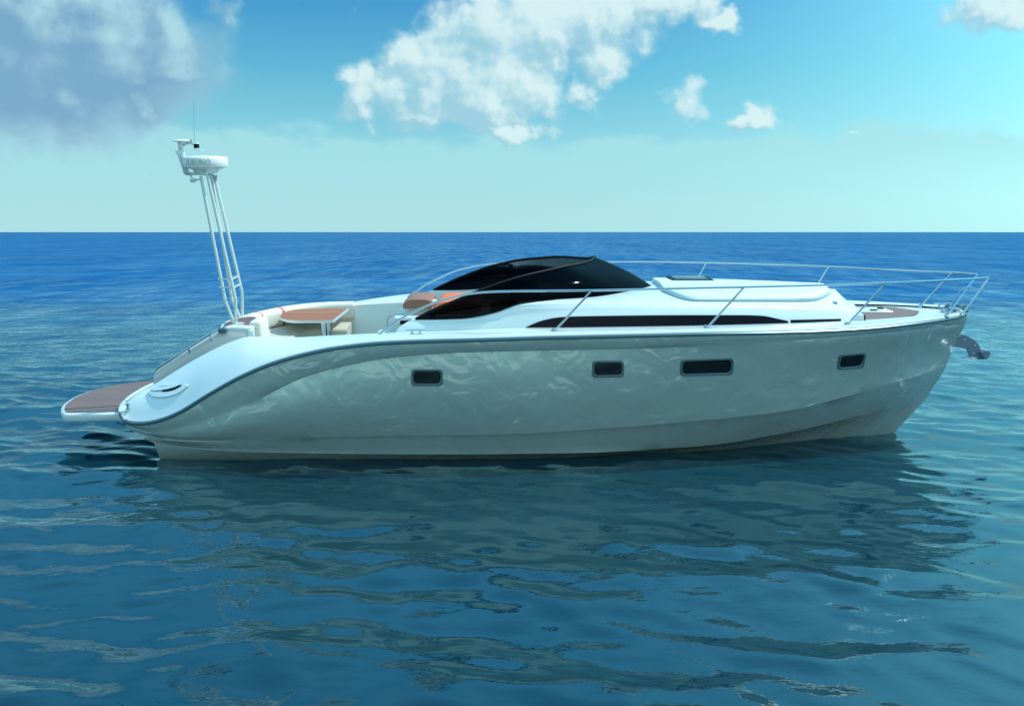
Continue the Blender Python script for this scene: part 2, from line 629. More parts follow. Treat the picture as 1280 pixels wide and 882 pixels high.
def line(pts3):
    us = [p.x for p in pts3]
    for i in range(1, len(us)):
        if us[i] <= us[i - 1]:
            us[i] = us[i - 1] + 1e-3
    return us[0], us[-1], pchip(us, [p.y for p in pts3]), pchip(us, [p.z for p in pts3])


L_gun = line([atf(x, y, lambda u: -b_gun(u)) for x, y in GUN])
L_kn = line([atf(x, y, lvl(6.22, k_kn)) for x, y in KN1])
L_ch = line([atf(x, y, lvl(5.96, k_ch)) for x, y in CHI])
L_st = line([atf(x, y, lvl(5.68, k_st)) for x, y in STR])
L_wa = line([water_pt(x, y) for x, y in WAT])
_kp = [water_pt(x, y) for x, y in WAT]
L_ke = line([Vector((p.x - .1 - .25 * max(0, (p.x - 2) / 3), p.y * .72, p.z - .42)) for p in _kp])


def lp(L, s):
    u = L[0] + s * (L[1] - L[0])
    return Vector((u, L[2](u), L[3](u)))


def fade(x, a, b, c, d):
    f = max(0.0, min(1.0, (x - a) / (b - a), (d - x) / (d - c)))
    return f * f * (3 - 2 * f)


def section(s, close):
    g0, k0, c0, s0, w0, e0 = (lp(L, s) for L in (L_gun, L_kn, L_ch, L_st, L_wa, L_ke))
    if close:
        for p in (g0, k0, c0, s0, w0, e0):
            p.y = 0
    st1 = .045 * fade(k0.x, -3.4, -1.8, .2, 3.4)
    st2 = .055 * fade(c0.x, -3.6, -.8, 3.3, 5.1)
    st3 = .03 * fade(s0.x, 1.2, 2.4, 5.0, 5.6)
    if close:
        st1 = st2 = st3 = 0
    out = [g0]
    for f in (.33, .67):
        p = g0.lerp(k0, f)
        p.y -= (.012 * math.sin(math.pi * f)) * (0 if close else 1)
        out.append(p)
    out.append(k0)
    k1 = k0 + Vector((0, st1, -.022))
    out.append(k1)
    flare = fade(c0.x, -5.2, -4.2, 6, 6.5)
    for i in range(1, 9):
        f = i / 9
        p = k1.lerp(c0, f)
        # flare: hollow near the bow, slightly full aft
        hollow = .05 * max(0, (p.x - 2.0) / 4) * (0 if close else 1)
        full = .055 * flare * fade(p.x, -4.6, -2.5, 8, 9) * (0 if close else 1) * max(0, 1 - max(0, p.x) / 4)
        p.y += (hollow - full) * math.sin(math.pi * f) * (min(1, abs(p.y) / .3))
        out.append(p)
    out.append(c0)
    c1 = c0 + Vector((0, st2, -.02))
    out.append(c1)
    for f in (.33, .67):
        out.append(c1.lerp(s0, f))
    out.append(s0)
    s1 = s0 + Vector((0, st3, -.012))
    out.append(s1)
    out.append(s1.lerp(w0, .5))
    out.append(w0)
    out.append(e0)
    return out


NS = 150
svals = [i / NS for i in range(NS + 1)]
svals = [s - .035 * math.sin(2 * math.pi * s) for s in svals]
svals = sorted(set(svals + [1 - .0005, 1 - .002, 1 - .004]))
rows = [section(s, i == len(svals) - 1) for i, s in enumerate(svals)]
hm = MB()
hm.loft(rows)
# transom closing the aft end, sloping into the hull under the platform
first = rows[0]
cap = [[Vector((p.x + .02 * j, p.y * (1 - j / 4), p.z)) if j else p for p in first] for j in range(5)]
hm.loft([r for r in cap])
hm.mirror()
hull = hm.build('hull', M['hull'], yacht, sharp=28)
hull_bvh = BVHTree.FromPolygons([Vector(v) for v in hm.v], hm.f)

# rub rail
rail_pts = [lp(L_gun, s) for s in np.linspace(0, 1, 160)]
rm = MB()
rr = [p + Vector((0, -.012 if p.y < -.02 else 0, .0)) for p in rail_pts]
rr[-1].y = 0
rr[-1].x += .015
rm.tube(rr, .021, 8)
rm.mirror()
rm.build('rub_rail', M['rub'], hull)

# ---------------------------------------------------------------- deck
DIN = [(151.5, 513.5), (158, 504), (170, 492), (193, 480), (220, 463), (259.5, 440.5), (289, 427), (313, 420.5), (331, 421), (366, 421.5), (405, 419.5),
       (480, 416), (560, 413), (658, 410), (760, 408.5), (860, 407), (960, 404.5), (1055, 401), (1100, 398.5), (1156, 394), (1198, 390), (1205, 389)]
d_off = pchip([-5.1, -4.9, -4.6, -4.2, -3.5, -2.5, 2, 4, 5.2, 5.8, 6.2], [.04, .14, .34, .50, .55, .50, .47, .42, .26, .14, .04])


def t_in(u):
    return max(0.012, b_gun(u) - d_off(u))


L_in = line([atf(x, y, lambda u: -t_in(u)) for x, y in DIN])
dm = MB()
drows = []
for s in np.linspace(0, 1, 160):
    a, b = lp(L_gun, s), lp(L_in, s)
    if s == 1:
        a.y = b.y = 0
    up = Vector((0, 0, 1))
    inn = Vector((0, 1 if a.y < -.001 else 0, 0))
    aft = max(0, min(1, (-2.6 - a.x) / 1.4))
    lip = .042
    r_ = [a + up * .012 - inn * .004, a + up * lip * .7 - inn * .006, a + up * (lip * 1.15) + inn * .012]
    st = a + up * (lip * 1.15) + inn * .012
    for f in (.15, .3, .45, .6, .75, .88, 1.0):
        p = st.lerp(b, f)
        p.z += (.014 + .055 * aft) * math.sin(math.pi * f) * min(1, abs(a.y - b.y) / .3)
        r_.append(p)
    drows.append(r_)
dm.loft(drows)
dm.mirror()
deck = dm.build('side_deck', M['gel'], yacht, sharp=40)
deck_bvh = BVHTree.FromPolygons([Vector(v) for v in dm.v], dm.f)


def deck_w(u, v):
    hit = deck_bvh.ray_cast(Vector((u, v, 6)), Vector((0, 0, -1)))
    return hit[0].z if hit[0] else L_in[3](u)


def hit(bvh, px, py, back=0.0):
    o, d = ray(px, py)
    h = bvh.ray_cast(o, d)
    if h[0] is None:
        return None, None
    n = h[1] if h[1].dot(d) < 0 else -h[1]
    return h[0] + n * back, n


# foredeck
fm = MB()
frows = []
for u in np.linspace(3.1, L_in[1], 50):
    w, v = L_in[3](u), -L_in[2](u)
    frows.append([Vector((u, -v + 2 * v * j / 12, w - .02 - .012 * math.sin(math.pi * j / 12))) for j in range(13)])
fm.loft(frows)
fore = fm.build('foredeck', M['gel'], yacht)
tm = MB()
trows = []
for u in np.linspace(3.1, 5.52, 30):
    w, v = L_in[3](u), max(.05, -L_in[2](u) - .05) * (1 if u < 5.1 else max(.05, 1 - ((u - 5.1) / .44)**2))
    trows.append([Vector((u, -v + 2 * v * j / 12, w - .014)) for j in range(13)])
tm.loft(trows)
tm.build('teak_planking', M['teak'], fore)
# toe step from deck edge down to foredeck
# deck hatch on the foredeck teak
hu = A(1086, 391, .12)
hu.z = L_in[3](hu.x) - .012
hm2 = MB().box((hu.x - .25, -.10, hu.z - .02), (hu.x + .25, .26, hu.z + .022), .018)
hat = hm2.build('foredeck_hatch', M['gel'], yacht)
MB().box((hu.x - .05, -.06, hu.z + .022), (hu.x + .05, -.02, hu.z + .038), .008).build('hatch_latch', M['black'], hat)
MB().box((hu.x + .12, .10, hu.z + .022), (hu.x + .2, .15, hu.z + .038), .008).build('hatch_latch', M['black'], hat)

# cockpit liner: walls and sole
SOLE = .92
cm = MB()
us = np.linspace(-3.75, .35, 40)
for sgn in (-1, 1):
    cm.loft([[Vector((u, sgn * (t_in(u) - .0), L_in[3](u))), Vector((u, sgn * (t_in(u) - .05), L_in[3](u) - .04)), Vector((u, sgn * (t_in(u) - .06), SOLE))] for u in us])
cm.add([(.35, -1.5, SOLE), (.35, 1.5, SOLE), (.35, 1.5, 1.6), (.35, -1.5, 1.6)], [(0, 1, 2, 3)])
cm.add([(-3.75, -1.1, SOLE), (-3.75, 1.1, SOLE), (-3.75, 1.1, 1.25), (-3.75, -1.1, 1.25)], [(0, 1, 2, 3)])
liner = cm.build('cockpit_liner', M['liner'], yacht)
MB().add([(-3.75, -1.5, SOLE), (.35, -1.5, SOLE), (.35, 1.5, SOLE), (-3.75, 1.5, SOLE)], [(0, 1, 2, 3)]).build('cockpit_sole', M['floor'], liner)

# ---------------------------------------------------------------- cabin trunk
U_OPEN = .40                       # the trunk is open aft of this (helm well)
UF = [4.70, 4.66, 4.60, 4.50, 4.42, 4.38]      # forward ends by level
E1PX = [(505, 408), (600, 404), (660, 401), (700, 398), (760, 396), (830, 395), (950, 395), (1040, 396)]
E2PX = [(519, 401), (590, 399.5), (620, 395), (655, 390.5), (720, 389), (830, 387), (950, 387.5), (1045, 389)]
E3PX = [(519, 398.5), (560, 398), (590, 396), (620, 389.5), (640, 382), (655, 378), (700, 376), (770, 377), (850, 378.5), (950, 380), (1040, 382)]
off1 = lambda u: .03
off2 = lambda u: .075
off3 = pchip([-1.3, -.2, .3, .8, 4.5], [.13, .14, .17, .20, .17])
W1 = line([atf(x, y, lambda u: -(t_in(u) - .03)) for x, y in E1PX])
W2 = line([atf(x, y, lambda u: -(t_in(u) - .075)) for x, y in E2PX])
W3 = line([atf(x, y, lambda u: -(t_in(u) - off3(u))) for x, y in E3PX])
W5 = pchip([-1.3, .4, 1.2, 2.0, 3.0, 4.0, 4.6], [1.98, 2.0, 2.01, 2.02, 2.02, 2.0, 1.95])


def capf(u, ue, ln=.80):
    x = (u - (ue - ln)) / ln
    if x <= 0:
        return 1.0
    return max(0.0, 1 - min(1, x) ** 3.4) ** .5


def trunk_levels(s):
    """the outline of the near half at fraction s of its length: base, window head, crease, shoulder, crown"""
    P = []
    for i, (ua, ue) in enumerate(zip((-1.42, -1.36, -1.25, -1.22, -1.22, -1.22), UF)):
        u = ua + s * (ue - ua)
        t_ = t_in(u)
        if i == 0:
            v, w = t_ + .004, L_in[3](u) - .02
        elif i == 1:
            v, w = t_ - .03, W1[3](u)
        elif i == 2:
            v, w = t_ - .075, W2[3](u)
        elif i == 3:
            v, w = t_ - off3(u), W3[3](u)
        elif i == 4:
            v, w = (t_ - off3(u)) * .62, W3[3](u) * .35 + W5(u) * .65
        else:
            v, w = 0, W5(u)
        v *= capf(u, ue)
        P.append(Vector((u, -v, w)))
    return P


sv = list(np.linspace(0, .72, 60)) + list(.72 + .28 * (1 - (1 - np.linspace(0, 1, 40)[1:])**2.2))
tr_rows = [trunk_levels(s) for s in sv]


def smooth_section(P):
    """round the shoulder between crease and crown"""
    out = [P[0], P[0].lerp(P[1], .5), P[1], P[1].lerp(P[2], .5), P[2]]
    q = spline([P[2], P[2].lerp(P[3], .55) + Vector((0, -.03 if P[3].y < -.05 else 0, .0)), P[3], P[4], P[5]], 4)
    return out + q[1:]


cab = MB()
full = [smooth_section(P) for P in tr_rows]
for i in range(len(full) - 1):
    a, b = full[i], full[i + 1]
    um = (a[10].x + b[10].x) / 2
    jmax = len(a) - 1 if um > U_OPEN else 12
    for j in range(jmax):
        cab.add([a[j], a[j + 1], b[j + 1], b[j]], [(0, 1, 2, 3)])
    if um <= U_OPEN:                         # inner face of the wing
        ai, bi = a[12] + Vector((0, .015, -.05)), b[12] + Vector((0, .015, -.05))
        ad, bd = Vector((ai.x, ai.y, SOLE)), Vector((bi.x, bi.y, SOLE))
        cab.add([a[12], ai, bi, b[12]], [(0, 1, 2, 3)])
        cab.add([ai, ad, bd, bi], [(0, 1, 2, 3)])
ends = full[0][:13] + [full[0][12] + Vector((0, .015, -.05)), Vector((full[0][12].x, full[0][12].y + .015, 1.55))]
cab.add(ends, [tuple(range(len(ends)))])
cab.mirror()
cabin = cab.build('coachroof', M['gel'], yacht, sharp=38)
cabin_bvh = BVHTree.FromPolygons([Vector(v) for v in cab.v], cab.f)
# bulkhead and dashboard in the dark below the windscreen
bh = MB().box((U_OPEN - .03, -1.1, SOLE), (U_OPEN + .02, 1.1, 1.9), 0)
bh.build('helm_bulkhead', M['grey'], cabin)
MB().box((U_OPEN - .42, -1.05, 1.55), (U_OPEN + .3, .95, 1.98), .06).build('dashboard', M['black'], cabin)
sw = MB()
cc = Vector((U_OPEN - .5, -.55, 1.95))
sw.tube([cc + Vector((.06 * math.sin(a), .17 * math.cos(a), .17 * math.sin(a))) for a in np.linspace(0, 2 * math.pi, 33)], .012, 8, caps=False)
sw.tube([cc + Vector((0, -.16, 0)), cc + Vector((.05, 0, 0)), cc + Vector((0, .16, 0))], .01, 6)
sw.build('steering_wheel', M['black'], yacht)


def strip_on(bvh, top, bot, n, lift, name, m, parent, mirror=False, thick=.004):
    def samp(pl, f):
        xs = [p[0] for p in pl]
        return pchip(xs, [p[1] for p in pl])(f)
    rws = []
    x0, x1 = top[0][0], top[-1][0]
    for i in range(n + 1):
        x = x0 + (x1 - x0) * i / n
        yt, yb = samp(top, x), samp(bot, x)
        r_ = []
        for k in range(5):
            p, nn_ = hit(bvh, x, yt + (yb - yt) * k / 4, lift)
            if p is not None:
                r_.append(p)
        if len(r_) == 5:
            rws.append(r_)
    mb = MB().loft(rws)
    if mirror:
        mb.mirror()
    return mb.build(name, m, parent, weld=0)


strip_on(cabin_bvh, [(657, 409.3), (665, 405.5), (675, 401.5), (690, 398), (705, 396.2), (740, 395.2), (860, 394), (930, 394), (955, 395), (970, 398), (985, 401.3)],
         [(657, 409.6), (665, 409.5), (675, 409.3), (690, 409.2), (705, 409.2), (740, 408.8), (860, 407.2), (930, 406), (955, 405.5), (970, 405), (985, 404.6)], 60, .006,
         'cabin_window', M['band'], yacht)
strip_on(cabin_bvh, [(988, 399.8), (1020, 399.2), (1051, 398.5)], [(988, 403.6), (1020, 402.6), (1051, 401.4)], 16, .006, 'window_strip', M['band'], yacht)

# sun pad on the coachroof: follows the crown


def crown(u, v):
    h = cabin_bvh.ray_cast(Vector((u, v, 5)), Vector((0, 0, -1)))
    return h[0].z if h[0] else None


pad = MB()
PU0, PU1 = 1.98, 4.22
prow = []
NP = 28
for i in range(NP + 1):
    f = i / NP
    u = PU0 + (PU1 - PU0) * (f - .06 * math.sin(2 * math.pi * f))
    hw = max(.02, min(.90, t_in(u) - .26))
    e0 = max(0, 1 - (u - PU0) / .35)
    e1 = max(0, 1 - (PU1 - u) / .45)
    hw *= max(.55, (1 - e0**3 * .45)) * max(.55, (1 - e1**2.5 * .45))
    r_ = []
    for side_f, dz in ((1.0, .004), (1.014, .024), (1.0, .046), (.96, .058), (.7, .062), (.35, .064), (0, .065), (-.35, .064), (-.7, .062), (-.96, .058), (-1.0, .046), (-1.014, .024), (-1.0, .004)):
        c_ = crown(u, -hw * min(1, abs(side_f)) * (1 if side_f > 0 else -1))
        r_.append(Vector((u, -hw * side_f, (c_ if c_ else 1.9) + dz)))
    prow.append(r_)
pad.loft(prow)
pad.add(prow[0], [tuple(range(13))])
pad.add(prow[-1], [tuple(range(13))])
sunpad = pad.build('sun_pad', M['pad'], yacht, sharp=45)
lu = A(1043, 377.5, -.45)
MB().box((lu.x - .04, -.52, lu.z - .02), (lu.x + .02, -.42, lu.z + .015), .008).build('pad_latch', M['steel'], sunpad)
# roof hatch beyond the pad's near edge, by the windscreen
h0 = 2.32
hz = crown(2.4, .2) + .064
ha = MB().box((2.18, .05, hz - .012), (2.76, .55, hz + .012), .008)
rh = ha.build('roof_hatch', M['black'], yacht)
MB().box((2.24, .10, hz + .013), (2.70, .50, hz + .016), .0015).build('hatch_pane', M['pane'], rh)
wp = MB().tube(spline([A(905, 362, -.1), A(915, 366, -.45), A(922, 374, -.7), A(924, 381, -.8)], 5), .006, 6)
wp.build('hatch_strap', M['black'], rh)

# ---------------------------------------------------------------- windscreen
RIM = [((520, 398.4), None), ((545, 386), None), ((569, 376), None), ((599, 363.3), -1.20), ((628, 353), -1.09), ((655, 345), -.97), ((690, 337), -.75), ((708, 333), -.60),
       ((727, 329.5), -.36), ((738, 326), -.17), ((743.5, 321), 0)]
BASE = [((519, 398.8), None), ((560, 398.3), None), ((590, 396.2), None), ((620, 389.6), None), ((640, 382.2), None), ((657, 378), None), ((700, 376), -1.06), ((735, 376), -.92),
        ((770, 375), -.68), ((795, 371), -.42), ((810, 365.5), -.2), ((819, 360), 0)]
wv = lambda u: -(t_in(u) - off3(u) + .03)
rim = [atf(p[0], p[1], wv) if v is None else A(p[0], p[1], v) for p, v in RIM]
bas = [atf(p[0], p[1], wv) if v is None else A(p[0], p[1], v) for p, v in BASE]
rim, bas = spline(rim, 8), spline(bas, 8)


def resample(P, n):
    d = [0]
    for i in range(1, len(P)):
        d.append(d[-1] + (P[i] - P[i - 1]).length)
    out = []
    for k in range(n):
        x = d[-1] * k / (n - 1)
        i = min(max(int(np.searchsorted(d, x)) - 1, 0), len(P) - 2)
        f = (x - d[i]) / max(1e-9, d[i + 1] - d[i])
        out.append(P[i].lerp(P[i + 1], f))
    return out


N = 70
rim, bas = resample(rim, N), resample(bas, N)
ws = MB()
wrows = []
for k in range(N):
    r_ = []
    for j in range(9):
        f = j / 8
        p = bas[k].lerp(rim[k], f)
        bulge = .05 * math.sin(math.pi * f) * min(1, (rim[k] - bas[k]).length / .3)
        n_ = Vector((.35 + .65 * (k / N)**3, -1 * (1 - (k / N)**4), .35)).normalized()
        p = p + n_ * bulge
        if p.y > 0 or k == N - 1:
            p.y = 0
        r_.append(p)
    wrows.append(r_)
ws.loft(wrows)
ws.mirror()
screen = ws.build('windscreen', M['glass'], yacht, sharp=60)
wf = MB().tube([p.copy() for p in rim], .019, 10)
wf.mirror()
wf.build('screen_frame', M['black'], screen)
wb = MB().tube([p + Vector((0, 0, .004)) for p in bas], .011, 8)
wb.mirror()
wb.build('screen_gasket', M['black'], screen)

# ---------------------------------------------------------------- portholes


def rrect(c, r, n=6):
    """rounded quad from corner pixels (tl, tr, br, bl)"""
    tl, tr_, br, bl = [Vector((x, y)) for x, y in c]
    out = []
    for p, a, b in ((tl, bl, tr_), (tr_, tl, br), (br, tr_, bl), (bl, br, tl)):
        da, db = (a - p).normalized() * r, (b - p).normalized() * r
        for k in range(n + 1):
            s = k / n
            out.append((1 - s)**2 * (p + da) + 2 * s * (1 - s) * p + s * s * (p + db))
    return out


def porthole(c, r):
    outer = rrect(c, r)
    cx = sum((Vector(p) for p in c), Vector((0, 0))) / 4
    ctr, n = hit(hull_bvh, cx.x, cx.y)
    def ringpts(shrink, lift):
        r_ = []
        for q in outer:
            d = q - cx
            q2 = q - Vector((math.copysign(min(shrink, abs(d.x)), d.x), math.copysign(min(shrink, abs(d.y)), d.y)))
            p, _ = hit(hull_bvh, q2.x, q2.y)
            r_.append(p + n * lift)
        return r_
    fr = MB()
    rings = [ringpts(0, -.004), ringpts(0.1, .010), ringpts(.7, .016), ringpts(2.0, .016), ringpts(2.9, .006), ringpts(3.0, .001)]
    fr.loft([r_ + [r_[0]] for r_ in rings])
    base = fr.build('porthole', M['frame'], yacht, sharp=50)
    inner = ringpts(2.8, .004)
    pn = MB().add(inner + [ctr + n * .004], [(i, (i + 1) % len(inner), len(inner)) for i in range(len(inner))])
    pn.build('pane', M['pane'], base)


porthole(((514, 461.2), (553.5, 461.2), (553.5, 482), (514, 482)), 5)
porthole(((740, 450.6), (780, 450.3), (780, 471), (740, 471.6)), 5)
porthole(((850.5, 449), (917, 446.8), (916, 468.2), (850, 470)), 5)
porthole(((1048.5, 442.6), (1083, 440), (1079, 459.6), (1046, 462)), 4.5)

# ---------------------------------------------------------------- rails
RT = .0135


def v_rail(u):
    return max(.06, b_gun(u - .25) - .13)


near = [A(472, 418.5, -1.52), A(486, 408.5, -1.5), A(505, 396, -1.5), A(540, 379.5, -1.5), A(568, 371, -1.5), A(596, 366, -1.51)]
for x, y in ((640, 363.9), (740, 362.9), (860, 360.2), (930, 358.8), (1000, 357.2), (1060, 355.4), (1107, 353.6), (1150, 352), (1190, 350), (1218, 348.3), (1236, 346.8)):
    near.append(atf(x, y, lambda u: -v_rail(u) * .93))
near[-1].y = -.10
u, w = at(1236, 346.8, -.10)
near[-1].x, near[-1].z = u, w
near_s = spline(near, 6)
rmb = MB().tube(near_s, RT, 10)
rail_n = rmb.build('guard_rail', M['steel'], yacht)


def stanchion(p0, p1, par):
    mb = MB().tube([p0 - Vector((0, 0, .02)), p1], RT * .95, 8)
    mb.lathe(p0 - Vector((0, 0, .012)), [(.001, -.01), (.034, -.01), (.034, .012), (.02, .02), (.018, .045), (.001, .045)], 14)
    return mb.build('stanchion', M['steel'], par)


def rail_at(pl, px, sgn=-1):
    best = None
    for p in pl:
        q = ROT @ p
        x = 640 + FPX * q.x / (q.y + YC)
        if best is None or abs(x - px) < best[0]:
            best = (abs(x - px), p)
    return best[1]


for bx, by, tx in ((691.5, 413.3, 740), (882, 409.5, 929.5), (1057.5, 405.5, 1105.5)):
    p0, _ = hit(deck_bvh, bx, by)
    stanchion(p0, rail_at(near_s, tx), rail_n)
p0, _ = hit(deck_bvh, 1201.5, 393)
stanchion(p0 if p0 else A(1202, 392, -.1), near_s[-1], rail_n)
# far rail: same rail mirrored, ending short of the bow
far = [Vector((p.x, -p.y, p.z)) for p in near[:-3]]
far.append(A(1190, 340.6, .36))
far.append(A(1222, 342.8, .20))
far_s = spline(far, 6)
rail_f = MB().tube(far_s, RT, 10).build('guard_rail', M['steel'], yacht)
for bx, by, tx in ((861, 356, 885.5), (1010, 361, 1038), (1150, 381, 1184)):
    p1 = rail_at(far_s, tx)
    v = p1.y + .10
    for _ in range(6):
        u, w = at(bx, by, v)
        v = b_gun(u) - .16
    stanchion(Vector((u, v, deck_w(u, v))), p1, rail_f)
bt = A(1182.5, 394.5, -.30)
hb, _ = hit(deck_bvh, 1182.5, 394.8)
if hb:
    bt = hb
stanchion(bt, far_s[-1], rail_f)
# boarding step between the bow posts
stp = MB()
sA, sB = bt.lerp(far_s[-1], .68), p0.lerp(near_s[-1], .66) if p0 else near_s[-1]
stp.tube([sA, sB], .009, 8)
c1 = A(1187, 385, .02)
stp.tube(spline([Vector((c1.x, .0, deck_w(c1.x, .0))), A(1187, 384, .0), A(1201.5, 363, -.02), A(1206, 360, -.03), sA], 5), .008, 8)
stp.tube([sB, sB + Vector((.06, -.02, .005))], .011, 8)
stp.build('bow_step', M['steel'], yacht)

# ---------------------------------------------------------------- deck fittings


def cleat(c, ln=.16, name='cleat'):
    c = Vector(c)
    mb = MB()
    for s in (-1, 1):
        mb.tube([c + Vector((s * ln * .25, 0, -.01)), c + Vector((s * ln * .22, 0, .04))], .013, 8)
    mb.tube([c + Vector((-ln * .62, 0, .046)), c + Vector((-ln * .4, 0, .043)), c + Vector((ln * .4, 0, .043)), c + Vector((ln * .62, 0, .046))], [.008, .013, .013, .008], 8)
    mb.box((c.x - ln * .4, c.y - .02, c.z - .012), (c.x + ln * .4, c.y + .02, c.z + .004), .004)
    return mb.build(name, M['steel'], yacht)


p, _ = hit(deck_bvh, 520, 417.5)
cleat(p, .19)
pf = Vector((p.x, -p.y, p.z))
cleat(pf, .19)
u, w = at(1166, 384, .5)
cleat((u, b_gun(u) - .1, deck_w(u, b_gun(u) - .1)), .2)
cleat((u, -(b_gun(u) - .1), deck_w(u, b_gun(u) - .1)), .05)
# bow roller / fairlead at the stem head
br = MB()
q = A(1195, 391, .02)
z0 = L_in[3](5.95)
br.box((5.84, -.06, z0 - .03), (6.17, .06, z0 + .012), .006)
for s in (-1, 1):
    br.prism([(5.88, s * .06, z0), (6.16, s * .06, z0), (6.19, s * .06, z0 + .045), (6.1, s * .06, z0 + .075), (6.0, s * .06, z0 + .03), (5.92, s * .06, z0 + .06)], (0, .006 * s, 0))
br.tube([(6.12, -.06, z0 + .04), (6.12, .06, z0 + .04)], .022, 12)
br.build('bow_roller', M['steel'], yacht)
# deck light at the foot of the coachroof
dl = A(1073, 398.5, -.72)
m_ = MB().tube([dl + Vector((-.09, 0, -.02)), dl + Vector((-.02, 0, .015)), dl + Vector((.05, 0, .015))], [.035, .05, .055], 14)
dlo = m_.build('deck_speaker', M['mast'], yacht)
MB().tube([dl + Vector((.045, 0, .015)), dl + Vector((.075, 0, .015))], .045, 14).build('speaker_grille', M['black'], dlo)
# chrome strap plates where the anchor meets the stem
sp_ = MB()
for x, y in ((1203, 410), (1198, 420), (1192, 432)):
    pass

# moulded scoop vent on the quarter
sc_c, sc_n = hit(deck_bvh, 210, 487.5)


def on_deck(px, py, lift):
    p, n = hit(deck_bvh, px, py, lift)
    return p


vm = MB()
oute = [(184, 492), (190, 496.5), (200, 498), (212, 496.8), (224, 492.5), (232, 487), (236.5, 482), (235, 480.3), (228, 481.8), (222, 485), (214, 488.5), (204, 490.6), (192, 490.8)]
base_ = [on_deck(x, y, .002) for x, y in oute]
top_ = [on_deck(210 + (x - 210) * .93, 489 + (y - 489) * .88, .020) for x, y in oute]
vm.loft([base_ + [base_[0]], top_ + [top_[0]]])
cen = sum(top_, Vector()) / len(top_)
vm.add(top_, [tuple(range(len(top_)))])
vent = vm.build('quarter_vent', M['gel'], yacht, sharp=40)
bl = [(203, 487.5), (212, 487), (219, 485), (224, 482.3), (229.5, 481.6), (227, 484.2), (220, 487.8), (212, 490), (205, 490.6)]
MB().add([on_deck(x, y, .022) for x, y in bl], [tuple(range(len(bl)))]).build('vent_mouth', M['black'], vent)
lid = [(188, 488), (195, 484), (206, 482.5), (222, 482), (220, 484.5), (212, 487), (203, 488.8), (193, 489.5)]
lb, lt = [on_deck(x, y, .004) for x, y in lid], [on_deck(205 + (x - 205) * .96, 486 + (y - 486) * .92, .026) for x, y in lid]
MB().loft([lb + [lb[0]], lt + [lt[0]]]).add(lt, [tuple(range(len(lt)))]).build('vent_lid', M['gel'], vent, sharp=40)
# stern light
sl = on_deck(160, 512, 0) or A(160, 512, -1.2)
sm = MB().lathe(sl, [(.001, -.01), (.035, -.01), (.03, .012), (.016, .02), (.014, .05), (.022, .055), (.022, .075), (.001, .082)], 16)
sm.build('stern_light', M['steel'], yacht)

# ---------------------------------------------------------------- swim platform
PLZ = .47
edge_px = [(150, 516), (112, 516.6), (84, 517), (77.5, 515.5), (75.8, 511), (79, 505), (90, 497), (105, 490.5), (122, 485.5), (150, 479.5), (175, 476.5), (200, 475), (222, 474.5)]
E = [level_pt(x, y, PLZ) for x, y in edge_px]
E = [E[0]] + spline(E[1:], 5)
E[-1].x = E[-2].x + .02
close_ = [Vector((-4.45, E[-1].y, E[-1].z)), Vector((-4.45, E[0].y + .12, E[0].z))]
out = E + close_
cen = sum(out, Vector()) / len(out)


def inset(P, d, dz):
    r_ = []
    for i, p in enumerate(P):
        a, b = P[i - 1], P[(i + 1) % len(P)]
        tg = (b - a)
        tg.z = 0
        tg.normalize()
        n_ = Vector((tg.y, -tg.x, 0))
        if n_.dot(cen - p) < 0:
            n_ = -n_
        q = p + n_ * d
        q.z += dz
        r_.append(q)
    return r_


pm = MB()
prs = [inset(out, .05, -.105), inset(out, .012, -.098), inset(out, .0, -.075), inset(out, .0, -.02), inset(out, .01, -.004), inset(out, .03, 0)]
pm.loft([r_ + [r_[0]] for r_ in prs])
pm.add(prs[0], [tuple(range(len(out)))])
pm.add(prs[-1], [tuple(range(len(out)))])
plat = pm.build('swim_platform', M['gel'], yacht, sharp=50)
tk = inset(out, .045, .004)
MB().add(tk, [tuple(range(len(tk)))]).build('platform_planking', M['teak'], plat)
# curved teak step between platform and quarter
stx = [(153, 510), (160, 501.5), (170, 494), (182, 487), (194, 481.5)]
p_o = [level_pt(x - 1.5, y - 1.5, PLZ + .05) for x, y in stx]
p_i = [A(x + 8, y + 1.5, -1.0) for x, y in stx]
lipm = MB().tube(spline([level_pt(150.5, 516.5, PLZ + .03)] + p_o, 5), .03, 8)
lipm.build('step_lip', M['gel'], yacht)
sq = MB().loft([[a + Vector((.02, .02, .01)), a.lerp(b, .5) + Vector((0, 0, .005)), b + Vector((.06, .02, -.03))] for a, b in zip(p_o, p_i)])
sq.build('step_planking', M['teak'], yacht)

